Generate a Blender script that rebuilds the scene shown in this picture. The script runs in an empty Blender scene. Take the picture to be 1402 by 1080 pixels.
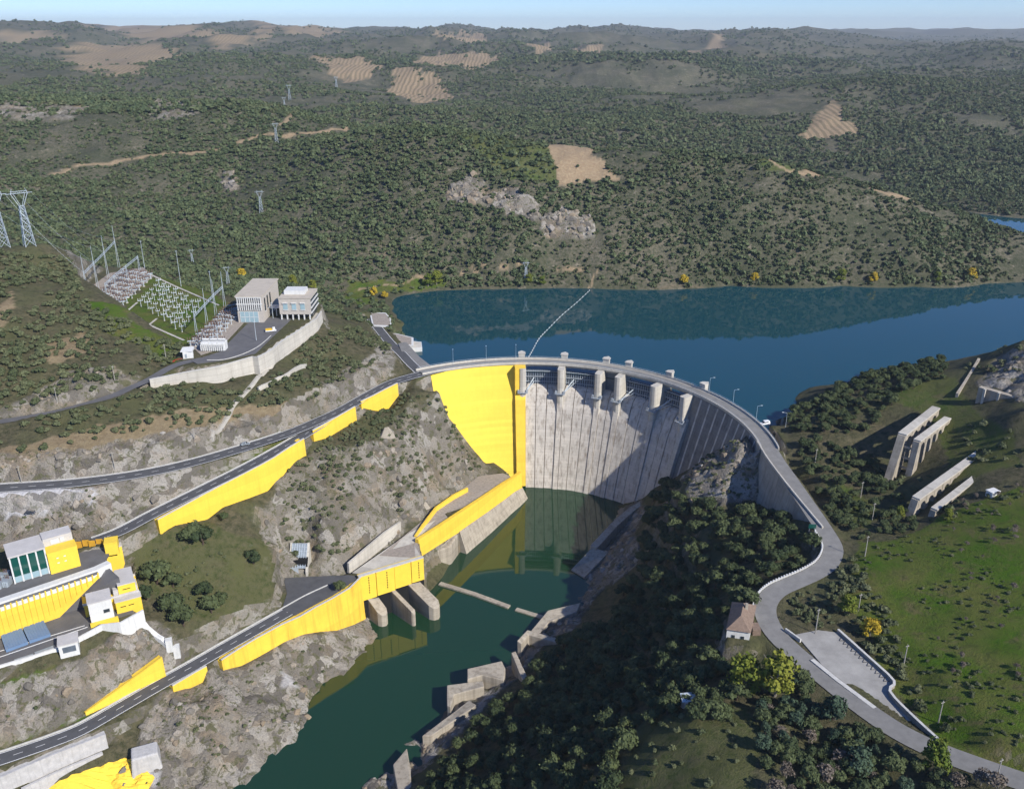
import bpy, bmesh, math, random
import numpy as np
from mathutils import Vector, Matrix
R = math.radians
sc = bpy.context.scene
random.seed(7); rng = np.random.default_rng(11)

# ------------------------------------------------------------------ camera, sky, sun, exposure
FOC, PITCH, CAMH = 1214.0, R(22.4), 257.0           # focal length in photo pixels, tilt below the horizon, height above the tailwater
cam_d = bpy.data.cameras.new('camera'); cam = bpy.data.objects.new('camera', cam_d); sc.collection.objects.link(cam)
cam.location = (0, 0, CAMH); cam.rotation_euler = (R(90) - PITCH, 0, 0)
cam_d.sensor_fit = 'HORIZONTAL'; cam_d.sensor_width = 36.0; cam_d.lens = 36.0 * FOC / 1402.0
cam_d.clip_start = 1.0; cam_d.clip_end = 80000.0
sc.camera = cam
SUN_EL, SUN_AZ = R(36), R(-44)                       # azimuth measured from +X towards +Y (negative: behind the camera's right shoulder)
w = bpy.data.worlds.new('World'); sc.world = w; w.use_nodes = True
nt = w.node_tree; bg = nt.nodes['Background']
sky = nt.nodes.new('ShaderNodeTexSky'); sky.sky_type = 'NISHITA'; sky.sun_disc = False
sky.sun_elevation = SUN_EL; sky.sun_rotation = R(90) - SUN_AZ
sky.altitude = 1200; sky.air_density = 1.0; sky.dust_density = 0.0; sky.ozone_density = 4.0
tn = nt.nodes.new('ShaderNodeMix'); tn.data_type = 'RGBA'; tn.blend_type = 'MULTIPLY'; tn.inputs[0].default_value = 1.0; tn.inputs[7].default_value = (0.70, 0.875, 1.22, 1)   # clear autumn air: a bluer sky all round
nt.links.new(sky.outputs[0], tn.inputs[6]); nt.links.new(tn.outputs[2], bg.inputs[0]); bg.inputs[1].default_value = 0.10
sun_d = bpy.data.lights.new('sun', 'SUN'); sun_d.energy = 4.6; sun_d.angle = R(0.53); sun_d.color = (1.0, 0.95, 0.86)
sun = bpy.data.objects.new('sun', sun_d); sc.collection.objects.link(sun)
sdir = Vector((math.cos(SUN_EL)*math.cos(SUN_AZ), math.cos(SUN_EL)*math.sin(SUN_AZ), math.sin(SUN_EL)))
sun.rotation_euler = sdir.to_track_quat('Z', 'Y').to_euler(); sun.location = (400, -200, 600)
sc.view_settings.view_transform = 'Standard'; sc.view_settings.look = 'None'
sc.view_settings.exposure = 0.40; sc.view_settings.gamma = 1.0
try: sc.cycles.max_bounces = 4; sc.cycles.diffuse_bounces = 2; sc.cycles.glossy_bounces = 2; sc.cycles.volume_bounces = 0; sc.cycles.use_light_tree = False; sc.cycles.transparent_max_bounces = 8
except Exception: pass

# ------------------------------------------------------------------ survey: photo pixel + known height (or distance) -> place
def P(u, v, z=None, Y=None):
    a = (u - 701) / FOC; b = -(v - 540) / FOC
    d = (a, math.cos(PITCH) + b*math.sin(PITCH), -math.sin(PITCH) + b*math.cos(PITCH))
    t = (z - CAMH) / d[2] if z is not None else Y / d[1]
    return Vector((t*d[0], t*d[1], CAMH + t*d[2]))
def project(x, y, z):
    zz = z - CAMH
    dep = y*math.cos(PITCH) - zz*math.sin(PITCH)
    up = y*math.sin(PITCH) + zz*math.cos(PITCH)
    dep = np.where(dep < 1, 1, dep)
    return 701 + FOC*x/dep, 540 - FOC*up/dep
RES_Z, CREST = 66.0, 72.0
DC = Vector((8.9, 386.9)); DR = 110.5; BAT = 0.30     # dam: centre of the arch, crest radius, batter of the downstream face
def pol(r, deg, z): return Vector((DC.x + r*math.sin(R(deg)), DC.y + r*math.cos(R(deg)), z))
def face_r(z): return DR - BAT*(CREST - z)
def on_face(u, v):                                    # where a sight line meets the downstream face
    lo = None
    for k in range(0, 720):
        z = 72 - k*0.1; p = P(u, v, z=z)
        if math.hypot(p.x - DC.x, p.y - DC.y) >= face_r(z): return p
    return p

# ------------------------------------------------------------------ mesh helpers
COL = sc.collection
class MB:
    def __init__(s): s.v = []; s.f = []
    def add(s, vs, fs):
        n = len(s.v); s.v += [tuple(q) for q in vs]; s.f += [tuple(i + n for i in f) for f in fs]; return s
    def box(s, c, size, rz=0.0, taper=1.0):           # c = centre of the base
        x, y, h = size[0]/2, size[1]/2, size[2]; ca, sa = math.cos(rz), math.sin(rz); vs = []
        for zz, t in ((0, 1.0), (h, taper)):
            for a, b in ((-x, -y), (x, -y), (x, y), (-x, y)):
                a *= t; b *= t
                vs.append((c[0] + a*ca - b*sa, c[1] + a*sa + b*ca, c[2] + zz))
        return s.add(vs, [(3,2,1,0),(4,5,6,7),(0,1,5,4),(1,2,6,5),(2,3,7,6),(3,0,4,7)])
    def prism(s, poly, z0, z1):                       # z0/z1 numbers or per-vertex lists
        n = len(poly); a = z0 if hasattr(z0, '__len__') else [z0]*n; b = z1 if hasattr(z1, '__len__') else [z1]*n
        vs = [(p[0], p[1], a[i]) for i, p in enumerate(poly)] + [(p[0], p[1], b[i]) for i, p in enumerate(poly)]
        ar = sum(poly[i][0]*poly[(i+1) % n][1] - poly[(i+1) % n][0]*poly[i][1] for i in range(n))
        fs = [tuple(range(n-1, -1, -1)), tuple(range(n, 2*n))] + [(i, (i+1) % n, n + (i+1) % n, n + i) for i in range(n)]
        if ar < 0: fs = [tuple(reversed(f)) for f in fs]
        return s.add(vs, fs)
    def bar(s, a, b, r, n=5, r2=None):
        a, b = Vector(a), Vector(b); d = (b - a)
        if d.length < 1e-6: return s
        q = d.to_track_quat('Z', 'Y'); vs = []
        for p, rr in ((a, r), (b, r if r2 is None else r2)):
            for i in range(n):
                t = 2*math.pi*(i + .5)/n; vs.append(p + q @ Vector((rr*math.cos(t), rr*math.sin(t), 0)))
        return s.add(vs, [tuple(range(n-1, -1, -1)), tuple(range(n, 2*n))] + [(i, (i+1) % n, n + (i+1) % n, n + i) for i in range(n)])
    def tube(s, pts, r, n=5):
        for a, b in zip(pts[:-1], pts[1:]): s.bar(a, b, r, n)
        return s
    def sheet(s, rows, flip=False):                   # grid of points
        m = len(rows[0]); vs = [p for r in rows for p in r]; fs = []
        for i in range(len(rows) - 1):
            for j in range(m - 1):
                f = (i*m + j, i*m + j + 1, (i+1)*m + j + 1, (i+1)*m + j); fs.append(f[::-1] if flip else f)
        return s.add(vs, fs)
    def loft(s, secs, closed_ends=True):              # closed cross-sections swept along
        m = len(secs[0]); vs = [p for r in secs for p in r]; fs = []
        for i in range(len(secs) - 1):
            for j in range(m): fs.append((i*m + j, i*m + (j+1) % m, (i+1)*m + (j+1) % m, (i+1)*m + j))
        if closed_ends:
            fs.append(tuple(range(m-1, -1, -1))); k = (len(secs)-1)*m; fs.append(tuple(range(k, k + m)))
        return s.add(vs, fs)
    def mesh(s, name):
        me = bpy.data.meshes.new(name); me.from_pydata(s.v, [], s.f)
        bm = bmesh.new(); bm.from_mesh(me); bmesh.ops.recalc_face_normals(bm, faces=bm.faces); bm.to_mesh(me); bm.free()
        return me
    def build(s, name, m, parent=None, smooth=False, bevel=0):
        me = s.mesh(name); me.materials.append(M[m] if isinstance(m, str) else m)
        if smooth: me.polygons.foreach_set('use_smooth', [True]*len(me.polygons))
        o = bpy.data.objects.new(name, me); COL.objects.link(o)
        if parent is not None: o.parent = parent; o.matrix_parent_inverse = Matrix.Translation(-Vector(parent.location)) if not any(parent.rotation_euler) else parent.matrix_basis.inverted()
        if bevel:
            b = o.modifiers.new('bevel', 'BEVEL'); b.width = bevel; b.segments = 2; b.limit_method = 'ANGLE'
        return o
def tag(o, label, cat, group=None):
    o['label'] = label; o['category'] = cat; o['kind'] = 'thing'
    if group: o['group'] = group
    return o
def empty(name, loc, label, cat, group=None):
    o = bpy.data.objects.new(name, None); COL.objects.link(o); o.location = loc; o.empty_display_size = 0.5
    return tag(o, label, cat, group)
def struct(o): o['kind'] = 'structure'; return o
def copy_tree(o, parent=None, loc=None, rz=None, scale=None):
    c = o.copy(); COL.objects.link(c); c.parent = parent
    if loc is not None: c.location = loc
    if rz is not None: c.rotation_euler = (0, 0, rz)
    if scale is not None: c.scale = scale
    for ch in o.children: copy_tree(ch, c)
    return c

# ------------------------------------------------------------------ materials
M = {}
def ramp(nt, fac, stops):
    n = nt.nodes.new('ShaderNodeValToRGB'); e = n.color_ramp.elements
    while len(e) < len(stops): e.new(0.5)
    for k, (p, c) in enumerate(stops): e[k].position = p; e[k].color = (*c, 1)
    nt.links.new(fac, n.inputs[0]); return n.outputs[0]
def noise(nt, co, scale, detail=5, rough=0.6, dist=0.0, stretch=None):
    if stretch:
        mp = nt.nodes.new('ShaderNodeMapping'); mp.inputs['Scale'].default_value = stretch; nt.links.new(co, mp.inputs[0]); co = mp.outputs[0]
    n = nt.nodes.new('ShaderNodeTexNoise'); n.inputs['Scale'].default_value = scale; n.inputs['Detail'].default_value = detail
    n.inputs['Roughness'].default_value = rough; n.inputs['Distortion'].default_value = dist
    nt.links.new(co, n.inputs['Vector']); return n.outputs['Fac']
def mix(nt, fac, a, b, mode='MIX'):
    n = nt.nodes.new('ShaderNodeMix'); n.data_type = 'RGBA'; n.blend_type = mode
    for k, x in ((0, fac), (6, a), (7, b)):
        if isinstance(x, (int, float)): n.inputs[k].default_value = x
        elif isinstance(x, tuple): n.inputs[k].default_value = (*x, 1)
        else: nt.links.new(x, n.inputs[k])
    return n.outputs[2]
def math_n(nt, op, a, b=None, clamp=False):
    n = nt.nodes.new('ShaderNodeMath'); n.operation = op; n.use_clamp = clamp
    for k, x in ((0, a), (1, b)):
        if x is None: continue
        if isinstance(x, (int, float)): n.inputs[k].default_value = x
        else: nt.links.new(x, n.inputs[k])
    return n.outputs[0]
def bump(nt, bs, h, strength=0.4, dist=0.3):
    b = nt.nodes.new('ShaderNodeBump'); b.inputs['Strength'].default_value = strength; b.inputs['Distance'].default_value = dist
    nt.links.new(h, b.inputs['Height']); nt.links.new(b.outputs[0], bs.inputs['Normal'])
def newmat(name):
    m = bpy.data.materials.new(name); m.use_nodes = True; nt = m.node_tree; bs = nt.nodes['Principled BSDF']
    bs.inputs['Specular IOR Level'].default_value = 0.25
    g = nt.nodes.new('ShaderNodeNewGeometry'); M[name] = m
    return nt, bs, g.outputs['Position']
def plain(name, col, rough=0.7, var=0.18, scale=0.6, metal=0.0, streak=0.0, bumpy=0.0, spec=0.25, dirt=None):
    nt, bs, pos = newmat(name)
    n1 = noise(nt, pos, scale, 6, 0.65)
    lo = tuple(c*(1-var) for c in col); hi = tuple(min(1, c*(1+var)) for c in col)
    c = ramp(nt, n1, [(0.3, lo), (0.7, hi)])
    if streak:
        n2 = noise(nt, pos, 1.0, 4, 0.6, stretch=(0.9, 0.9, 0.05))
        f = ramp(nt, n2, [(0.5, (0, 0, 0)), (0.72, (streak,)*3)])
        c = mix(nt, f, c, dirt or tuple(x*0.35 for x in col))
    nt.links.new(c, bs.inputs['Base Color'])
    bs.inputs['Roughness'].default_value = rough; bs.inputs['Metallic'].default_value = metal; bs.inputs['Specular IOR Level'].default_value = spec
    if bumpy: bump(nt, bs, noise(nt, pos, scale*4, 6), bumpy, 0.2)
    return M[name]
def concrete(name, col, lift=2.0, stain=0.6, dirt=(0.05, 0.035, 0.02), patch=0.2, joint=0.5):
    # cast concrete: pour lifts, patches, run-off streaks
    nt, bs, pos = newmat(name)
    n1 = noise(nt, pos, 0.12, 7, 0.65)
    c = ramp(nt, n1, [(0.3, tuple(x*(1-patch) for x in col)), (0.7, tuple(min(1, x*(1+patch)) for x in col))])
    sep = nt.nodes.new('ShaderNodeSeparateXYZ'); nt.links.new(pos, sep.inputs[0])
    zq = math_n(nt, 'DIVIDE', sep.outputs[2], lift); fl = math_n(nt, 'FLOOR', zq)
    wn = nt.nodes.new('ShaderNodeTexWhiteNoise'); wn.noise_dimensions = '1D'; nt.links.new(fl, wn.inputs['W'])
    c = mix(nt, 0.35, c, ramp(nt, wn.outputs[0], [(0, tuple(x*0.8 for x in col)), (1, tuple(min(1, x*1.12) for x in col))]))
    fr = math_n(nt, 'FRACT', zq); ln = math_n(nt, 'LESS_THAN', fr, 0.07)
    c = mix(nt, math_n(nt, 'MULTIPLY', ln, joint), c, tuple(x*0.6 for x in col))
    n2 = noise(nt, pos, 1.0, 5, 0.65, stretch=(0.55, 0.55, 0.018))
    c = mix(nt, ramp(nt, n2, [(0.48, (0, 0, 0)), (0.75, (stain,)*3)]), c, dirt)
    n3 = noise(nt, pos, 0.9, 6, 0.7)
    c = mix(nt, ramp(nt, n3, [(0.55, (0, 0, 0)), (0.8, (0.22,)*3)]), c, tuple(x*0.6 for x in col))
    nt.links.new(c, bs.inputs['Base Color']); bs.inputs['Roughness'].default_value = 0.9
    bump(nt, bs, n3, 0.25, 0.2)
    return M[name]
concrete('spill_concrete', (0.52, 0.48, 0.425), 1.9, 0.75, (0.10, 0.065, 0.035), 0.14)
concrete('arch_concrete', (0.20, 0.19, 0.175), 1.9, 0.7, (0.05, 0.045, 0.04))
concrete('rusty_concrete', (0.21, 0.135, 0.075), 1.9, 0.6, (0.06, 0.04, 0.025), 0.3)
concrete('pale_concrete', (0.50, 0.47, 0.41), 3.0, 0.35, (0.16, 0.12, 0.08))
concrete('old_concrete', (0.36, 0.32, 0.26), 1.2, 0.6, (0.08, 0.06, 0.04), 0.3)
concrete('stone_wall', (0.33, 0.30, 0.25), 0.7, 0.5, (0.08, 0.065, 0.05), 0.35)
concrete('yellow_dam', (0.80, 0.59, 0.075), 2.0, 0.10, (0.55, 0.36, 0.02), 0.05, 0.12)
concrete('yellow_wall', (0.80, 0.54, 0.06), 4.0, 0.24, (0.45, 0.26, 0.02), 0.07, 0.08)
concrete('yellow_rough', (0.80, 0.53, 0.06), 6.0, 0.55, (0.30, 0.17, 0.03), 0.15, 0.05)
plain('yellow_paint', (0.80, 0.56, 0.06), 0.6, 0.06, 0.3)
plain('orange_panel', (0.55, 0.30, 0.03), 0.6, 0.12, 0.6)
plain('white_paint', (0.62, 0.62, 0.60), 0.6, 0.06, 0.5, streak=0.25)
plain('shotcrete', (0.46, 0.45, 0.44), 0.95, 0.15, 0.5, bumpy=0.6, streak=0.3)
plain('asphalt', (0.085, 0.086, 0.09), 0.9, 0.18, 0.25)
plain('old_asphalt', (0.20, 0.195, 0.185), 0.95, 0.16, 0.3, bumpy=0.2)
plain('deck_asphalt', (0.12, 0.118, 0.12), 0.9, 0.15, 0.2)
plain('marking', (0.72, 0.72, 0.70), 0.8, 0.15, 2.0)
plain('kerb', (0.50, 0.49, 0.46), 0.9, 0.15, 0.8)
plain('steel', (0.33, 0.37, 0.40), 0.5, 0.12, 1.0, metal=0.3)
plain('galvanised', (0.50, 0.56, 0.60), 0.45, 0.1, 1.0, metal=0.3)
plain('gate_steel', (0.13, 0.155, 0.185), 0.55, 0.2, 0.6, metal=0.2)
plain('gate_rib', (0.36, 0.40, 0.44), 0.5, 0.15, 0.6, metal=0.2)
plain('dark_void', (0.012, 0.012, 0.012), 0.9, 0.1)
plain('porcelain', (0.15, 0.095, 0.07), 0.3, 0.2, 1.0)
plain('white_porcelain', (0.62, 0.62, 0.60), 0.3, 0.1, 1.0)
plain('gravel', (0.30, 0.26, 0.22), 0.95, 0.25, 0.8, bumpy=0.4)
plain('blue_cover', (0.13, 0.21, 0.34), 0.45, 0.12, 0.12)
plain('green_glass', (0.008, 0.07, 0.055), 0.08, 0.1, 0.1, spec=0.6)
plain('pale_glass', (0.30, 0.42, 0.46), 0.12, 0.1, 0.1, spec=0.6)
plain('window_dark', (0.03, 0.04, 0.05), 0.1, 0.2, 0.3, spec=0.6)
plain('roof_flat', (0.45, 0.40, 0.33), 0.9, 0.1, 0.3)
plain('roof_grey', (0.48, 0.46, 0.44), 0.9, 0.1, 0.3)
plain('roof_tile', (0.20, 0.145, 0.11), 0.9, 0.22, 1.2, bumpy=0.4)
plain('brick_pale', (0.46, 0.42, 0.37), 0.9, 0.1, 0.8)
plain('red_box', (0.35, 0.03, 0.02), 0.6, 0.1)
plain('bark', (0.075, 0.055, 0.04), 0.95, 0.25, 2.0)
plain('pale_bark', (0.22, 0.20, 0.17), 0.95, 0.25, 2.0)
plain('post_wood', (0.34, 0.32, 0.28), 0.9, 0.15, 1.0)
plain('rubber', (0.02, 0.02, 0.02), 0.8, 0.1)
plain('car_white', (0.75, 0.75, 0.75), 0.25, 0.02, 0.5, spec=0.5)
plain('car_dark', (0.05, 0.055, 0.07), 0.25, 0.02, 0.5, spec=0.5)
plain('car_silver', (0.38, 0.42, 0.45), 0.25, 0.02, 0.5, metal=0.4, spec=0.5)
plain('hazard_yellow', (0.75, 0.45, 0.03), 0.5, 0.05, 0.5)

# leaves: colour from kind, lightness varies from plant to plant and from leaf to leaf
def leaf(name, a, b, rough=0.75):
    nt, bs, pos = newmat(name)
    oi = nt.nodes.new('ShaderNodeObjectInfo')
    at = nt.nodes.new('ShaderNodeAttribute'); at.attribute_name = 'tone'
    f = math_n(nt, 'ADD', math_n(nt, 'MULTIPLY', oi.outputs['Random'], 0.6), math_n(nt, 'MULTIPLY', at.outputs['Fac'], 0.4))
    c = ramp(nt, f, [(0.1, a), (0.9, b)])
    nt.links.new(c, bs.inputs['Base Color']); bs.inputs['Roughness'].default_value = rough; bs.inputs['Specular IOR Level'].default_value = 0.2
leaf('oak_leaf', (0.030, 0.046, 0.018), (0.085, 0.105, 0.042))
leaf('scrub_leaf', (0.058, 0.076, 0.032), (0.140, 0.150, 0.075))
leaf('far_leaf', (0.050, 0.074, 0.034), (0.120, 0.145, 0.068))
leaf('poplar_leaf', (0.075, 0.115, 0.014), (0.20, 0.205, 0.028))
leaf('gold_leaf', (0.34, 0.24, 0.02), (0.45, 0.33, 0.03))
leaf('pine_leaf', (0.035, 0.060, 0.036), (0.085, 0.125, 0.075))
leaf('bare_twig', (0.10, 0.08, 0.06), (0.18, 0.15, 0.12))

# ------------------------------------------------------------------ terrain
def vnoise(x, y, seed=0):
    xi = np.floor(x).astype(np.int64); yi = np.floor(y).astype(np.int64); fx = x - xi; fy = y - yi
    fx = fx*fx*fx*(fx*(fx*6 - 15) + 10); fy = fy*fy*fy*(fy*(fy*6 - 15) + 10)
    def h(a, b):
        n = (a*374761393 + b*668265263 + seed*1442695041) & 0xffffffff
        n = ((n ^ (n >> 13))*1274126177) & 0xffffffff
        return ((n ^ (n >> 16)) & 0xffff) / 65535.0
    a = h(xi, yi); b = h(xi+1, yi); c = h(xi, yi+1); d = h(xi+1, yi+1)
    return (a*(1-fx) + b*fx)*(1-fy) + (c*(1-fx) + d*fx)*fy - 0.5
def fbm(x, y, wl, octs, seed=0, gain=0.5):
    s = 0; a = 1.0
    for k in range(octs):
        c, sn = math.cos(0.7*k), math.sin(0.7*k)
        s = s + a*vnoise((x*c - y*sn)/wl + 17*k, (x*sn + y*c)/wl + 5*k, seed + k); wl /= 2.03; a *= gain
    return s
def sstep(a, b, x):
    t = np.clip((x - a)/(b - a), 0, 1); return t*t*(3 - 2*t)
def inpoly(u, v, poly):
    r = np.zeros(u.shape, bool); n = len(poly)
    for i in range(n):
        x0, y0 = poly[i][0], poly[i][1]; x1, y1 = poly[(i+1) % n][0], poly[(i+1) % n][1]
        if y0 == y1: continue
        r ^= ((y0 > v) != (y1 > v)) & (u < (x1 - x0)*(v - y0)/(y1 - y0) + x0)
    return r
def polydist(x, y, pts):                              # distance to a polyline, signed side (+ = left of travel), height along it
    best = np.full(x.shape, 1e9); side = np.zeros(x.shape); zz = np.zeros(x.shape)
    for a, b in zip(pts[:-1], pts[1:]):
        dx, dy = b[0]-a[0], b[1]-a[1]; L2 = dx*dx + dy*dy + 1e-9
        t = np.clip(((x-a[0])*dx + (y-a[1])*dy)/L2, 0, 1)
        ex, ey = x - (a[0]+t*dx), y - (a[1]+t*dy); d = np.hypot(ex, ey); m = d < best
        best = np.where(m, d, best); side = np.where(m, np.sign(dx*ey - dy*ex), side); zz = np.where(m, a[2] + t*(b[2]-a[2]), zz)
    return best, side, zz
def smooth_path(pts, n=6):                            # Catmull-Rom
    pts = [Vector(p) for p in pts]; out = []
    for i in range(len(pts) - 1):
        p0, p1, p2, p3 = pts[max(i-1, 0)], pts[i], pts[i+1], pts[min(i+2, len(pts)-1)]
        for k in range(n):
            t = k/n; out.append(0.5*((2*p1) + (p2-p0)*t + (2*p0-5*p1+4*p2-p3)*t*t + (3*p1-p0-3*p2+p3)*t**3))
    out.append(pts[-1]); return out

# roads: name -> pixel path with heights, half width
def path(l): return [P(u, v, z=z) for u, v, z in l]
ROADS = {}
DECK_END = pol(114.2, 84, 72)
def road_path(key, l, half, fall_l=4, fall_r=4, n=6): ROADS[key] = dict(p=smooth_path(path(l), n), half=half, fl=fall_l, fr=fall_r)
road_path('upper', [(606,505,72),(572,513,72),(536,524,72),(500,543,72),(470,560,72),(440,574,72.2),(392,594,73),(330,614,74),(260,634,75),(190,649,76),(100,661,77),(0,668,78),(-110,674,79)], 4.0)
road_path('ramp', [(456,569,72.0),(434,584,71.9),(410,599,71.4),(383,615,70.6),(337,640,69),(277,670,66.3),(213,702,63.2),(165,727,61),(125,742,59)], 3.6)
road_path('spur', [(578,512,72),(562,497,72),(548,482,72),(535,470,71),(520,452,71),(508,436,71)], 3.4)
road_path('lower', [(455,806,24),(425,820,24),(400,834,24),(370,851,24),(312,884,24),(260,914,24),(210,942,24),(160,971,24),(112,998,24),(70,1015,24),(33,1028,24),(-10,1042,24),(-90,1064,24)], 3.4)
road_path('yard', [(392,436,100),(372,452,100),(345,475,100),(310,489,100),(280,491,100),(240,500,99),(205,519,97),(178,531,96),(150,543,95),(80,563,93),(0,577,92),(-120,595,91)], 2.6)
road_path('right', [(1046,602,72),(1062,628,72),(1082,657,72),(1106,692,72),(1130,728,72),(1141,752,71.7),(1130,775,71.4),(1100,792,71.2),(1068,806,71),(1051,822,71),(1049,843,71),(1066,872,71),(1108,910,71.2),(1160,952,71.6),(1220,995,72.3),(1290,1030,73.3),(1402,1070,75),(1520,1110,77)], 3.7)
ROADS['right']['p'] = smooth_path([DECK_END, pol(114.2, 88, 72)] + ROADS['right']['p'][6::3], 3)
# level ground
def poly(l, z): return [P(u, v, z=z) for u, v in l]
PLATS = [   # polygon, height, margin of blend
    (poly([(108,396),(150,364),(200,372),(330,416),(440,416),(440,430),(388,463),(352,490),(262,502),(235,500),(255,474),(120,414)], 100), 100, 2.5),
    (poly([(388,790),(470,786),(578,766),(570,772),(495,792),(400,840),(384,836)], 24), 24, 2.0),
    (poly([(-80,795),(0,770),(95,738),(152,738),(152,752),(95,772),(-80,815)], 58), 58, 1.5),
    (poly([(-80,880),(0,838),(60,822),(128,796),(180,790),(180,835),(140,850),(90,880),(0,915),(-80,945)], 44), 44, 1.5),
    (poly([(1088,866),(1125,860),(1160,868),(1225,935),(1222,948),(1262,992),(1290,1020),(1225,990),(1150,940)], 71.3), 71.3, 14.0),
    (poly([(1040,578),(1064,574),(1078,588),(1068,620),(1050,610)], 72), 72, 3.0),
    (poly([(996,846),(1034,826),(1050,860),(1030,884),(996,880)], 70.7), 70.7, 3.0),
]
CT = []   # survey points (pixel, height)
def T(s):
    for t in s.split(';'):
        if t.strip(): CT.append(tuple(P(*[float(q) for q in t.split(',')[:2]], z=float(t.split(',')[2]))))
def TY(s, k0=1.0, k1=1.0):
    for t in s.split(';'):
        if t.strip():
            u, v, y = [float(q) for q in t.split(',')]
            if y > 690: y = 690 + (y - 690)*(k0 if u < 450 else k1)
            CT.append(tuple(P(u, v, Y=y)))
def TW(s):
    for t in s.split(';'):
        if t.strip(): CT.append(tuple(float(q) for q in t.split(',')))
# river banks and bed
T('625,752,0;608,785,0;585,812,0;530,864,0;500,896,0;470,922,0;430,952,0;408,997,0;370,1042,0;320,1080,0')
T('850,697,0;800,765,0;806,800,0;738,856,0;700,906,0;625,946,0;600,992,0;545,1032,0;500,1080,0')
T('690,740,-9;740,740,-9;700,790,-9;660,850,-9;600,900,-9;540,960,-9;480,1020,-9;420,1078,-9;770,690,-9;720,690,-9;640,800,-8')
TW('-125,190,-9;-150,140,-9;-165,190,0;-200,140,0;-88,190,0;-105,140,0;-170,90,-9')
# left rock bank
T('480,850,8;450,862,12;400,870,15;350,897,17;310,917,20;440,900,6;420,925,5;380,935,10;350,970,9;300,965,17;250,1003,17;320,1020,8;200,1045,13;270,1060,7;150,1070,10;60,1085,11;380,990,5;250,960,21')
# between lower road and the works
T('165,872,43;140,882,42;193,852,44;100,902,41;150,878,41;50,922,41;180,862,41;0,932,41.5;100,930,36;50,962,31;200,902,32;150,945,28;0,950,36;250,872,33;300,862,31;340,842,30;380,828,26;240,800,43;300,770,45;340,740,48;200,765,51;280,722,55;235,722,57;350,690,56;370,780,36;330,800,37;388,745,41;180,800,45;200,840,41;230,850,38')
# knob between the ramp, the dam and the portal
T('300,692,56;350,676,56;378,655,57;416,628,61;430,645,59;400,685,51;390,722,42;388,760,31;440,700,50;470,650,60;500,600,66;520,572,65;560,542,70;600,528,71.3;540,620,52;560,590,60;600,620,38;560,680,35;600,655,29;500,700,40;470,745,30;430,765,26.5;520,742,24.5;590,692,21.5;560,722,23;622,682,19.5;650,652,17;690,646,15.5;540,700,29;640,640,23')
for u, v in ((592,535),(604,560),(622,580),(645,610),(660,628)):
    q = on_face(u, v); CT.append((q.x, q.y, q.z)); q = on_face(u - 12, v + 2); CT.append((q.x + 2, q.y - 2, q.z + 1.5))
# hillside above the upper road
T('340,630,72;200,682,67;100,700,68;50,725,64;0,745,61;100,688,71;0,700,69;100,625,90;0,645,86;200,602,90;300,580,88;400,556,84;450,538,84;500,505,84;528,482,80;300,602,78;200,632,79;100,650,80')
T('300,522,92;370,510,89;430,464,91;450,452,89;480,448,83;500,468,80;250,560,91;100,485,106;50,435,116;0,405,124;60,375,120;0,345,136;60,332,133;100,345,124;180,470,103;120,520,101;0,520,104;60,540,97;410,500,86;450,490,85')
# near shore of the reservoir, left
T('580,494,67;574,478,66;548,440,66;538,420,66;562,470,69;540,445,69;505,425,71;470,415,72')
TW('-60,560,60;-55,530,60;-30,540,50;0,560,45;60,560,45;150,540,45;100,620,45;200,600,48;250,640,48;-30,620,50;-70,640,58;300,610,50;420,640,50;600,700,50;170,490,45;140,450,48')
# far shore and the slope above it
T('490,402,68;535,411,66;600,398,66;650,396,66;700,395,66;760,394,66;810,395,66;870,397,66;930,396,66;1000,391,66;1080,394,66;1150,391,66;1250,392,66;1350,388,66;1402,386,66;1550,384,66')
TY('700,340,728;700,300,775;700,250,850;720,200,945;600,180,980;850,208,940;950,205,925;1050,216,905;1130,240,880;1200,258,862;1290,286,835;1400,318,800;500,300,800;420,360,715;330,380,690;400,300,800;300,340,740;300,250,920;200,300,810;100,250,920;0,250,890;400,200,1030;500,178,1040;250,180,1070;100,152,1160;0,142,1160;300,142,1170;400,158,1120;-150,160,1150;-150,300,820;850,300,780;1000,300,770;1100,330,740;1250,345,725;850,250,860;1000,250,850;150,340,740;60,310,780;230,390,640;150,350,700', .8, .58)
# behind the spur and the hills beyond
TW('0,1080,85;150,1020,70;300,980,58;420,950,55;520,920,55;600,880,55;-150,1300,110;-400,1450,140;700,820,55')
TY('600,142,1750;450,120,1900;600,100,2600;350,92,2300;200,80,3000;0,92,2500;100,52,4500;0,36,4600;300,44,5000;600,50,5000;700,78,3400;850,92,2500;900,150,1600;800,182,1320;1000,102,2600;1000,185,1400;1135,145,1560;1140,190,1370;1150,110,2300;1300,215,1240;1250,92,2500;1402,190,1330;1402,115,2200;1350,262,1060;1402,290,980;950,52,5500;1080,47,6200;1200,78,3500;1320,60,8000;1402,44,9000;1402,74,6000;1300,95,2600;500,145,1600;550,160,1450;750,130,2000;650,120,2200;1550,150,1500;1550,60,7000;-150,70,3500;-150,40,5500')
TW('0,14000,190;-6000,12000,200;6000,14000,215;-12000,9000,220;12000,9000,220;-9000,3000,260;9000,3000,240;-3000,1500,240;3000,1500,200;0,26000,150;-20000,20000,150;20000,20000,150;-2000,500,200;2000,300,200;0,-400,90;-1500,-500,180;1500,-500,160')
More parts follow.
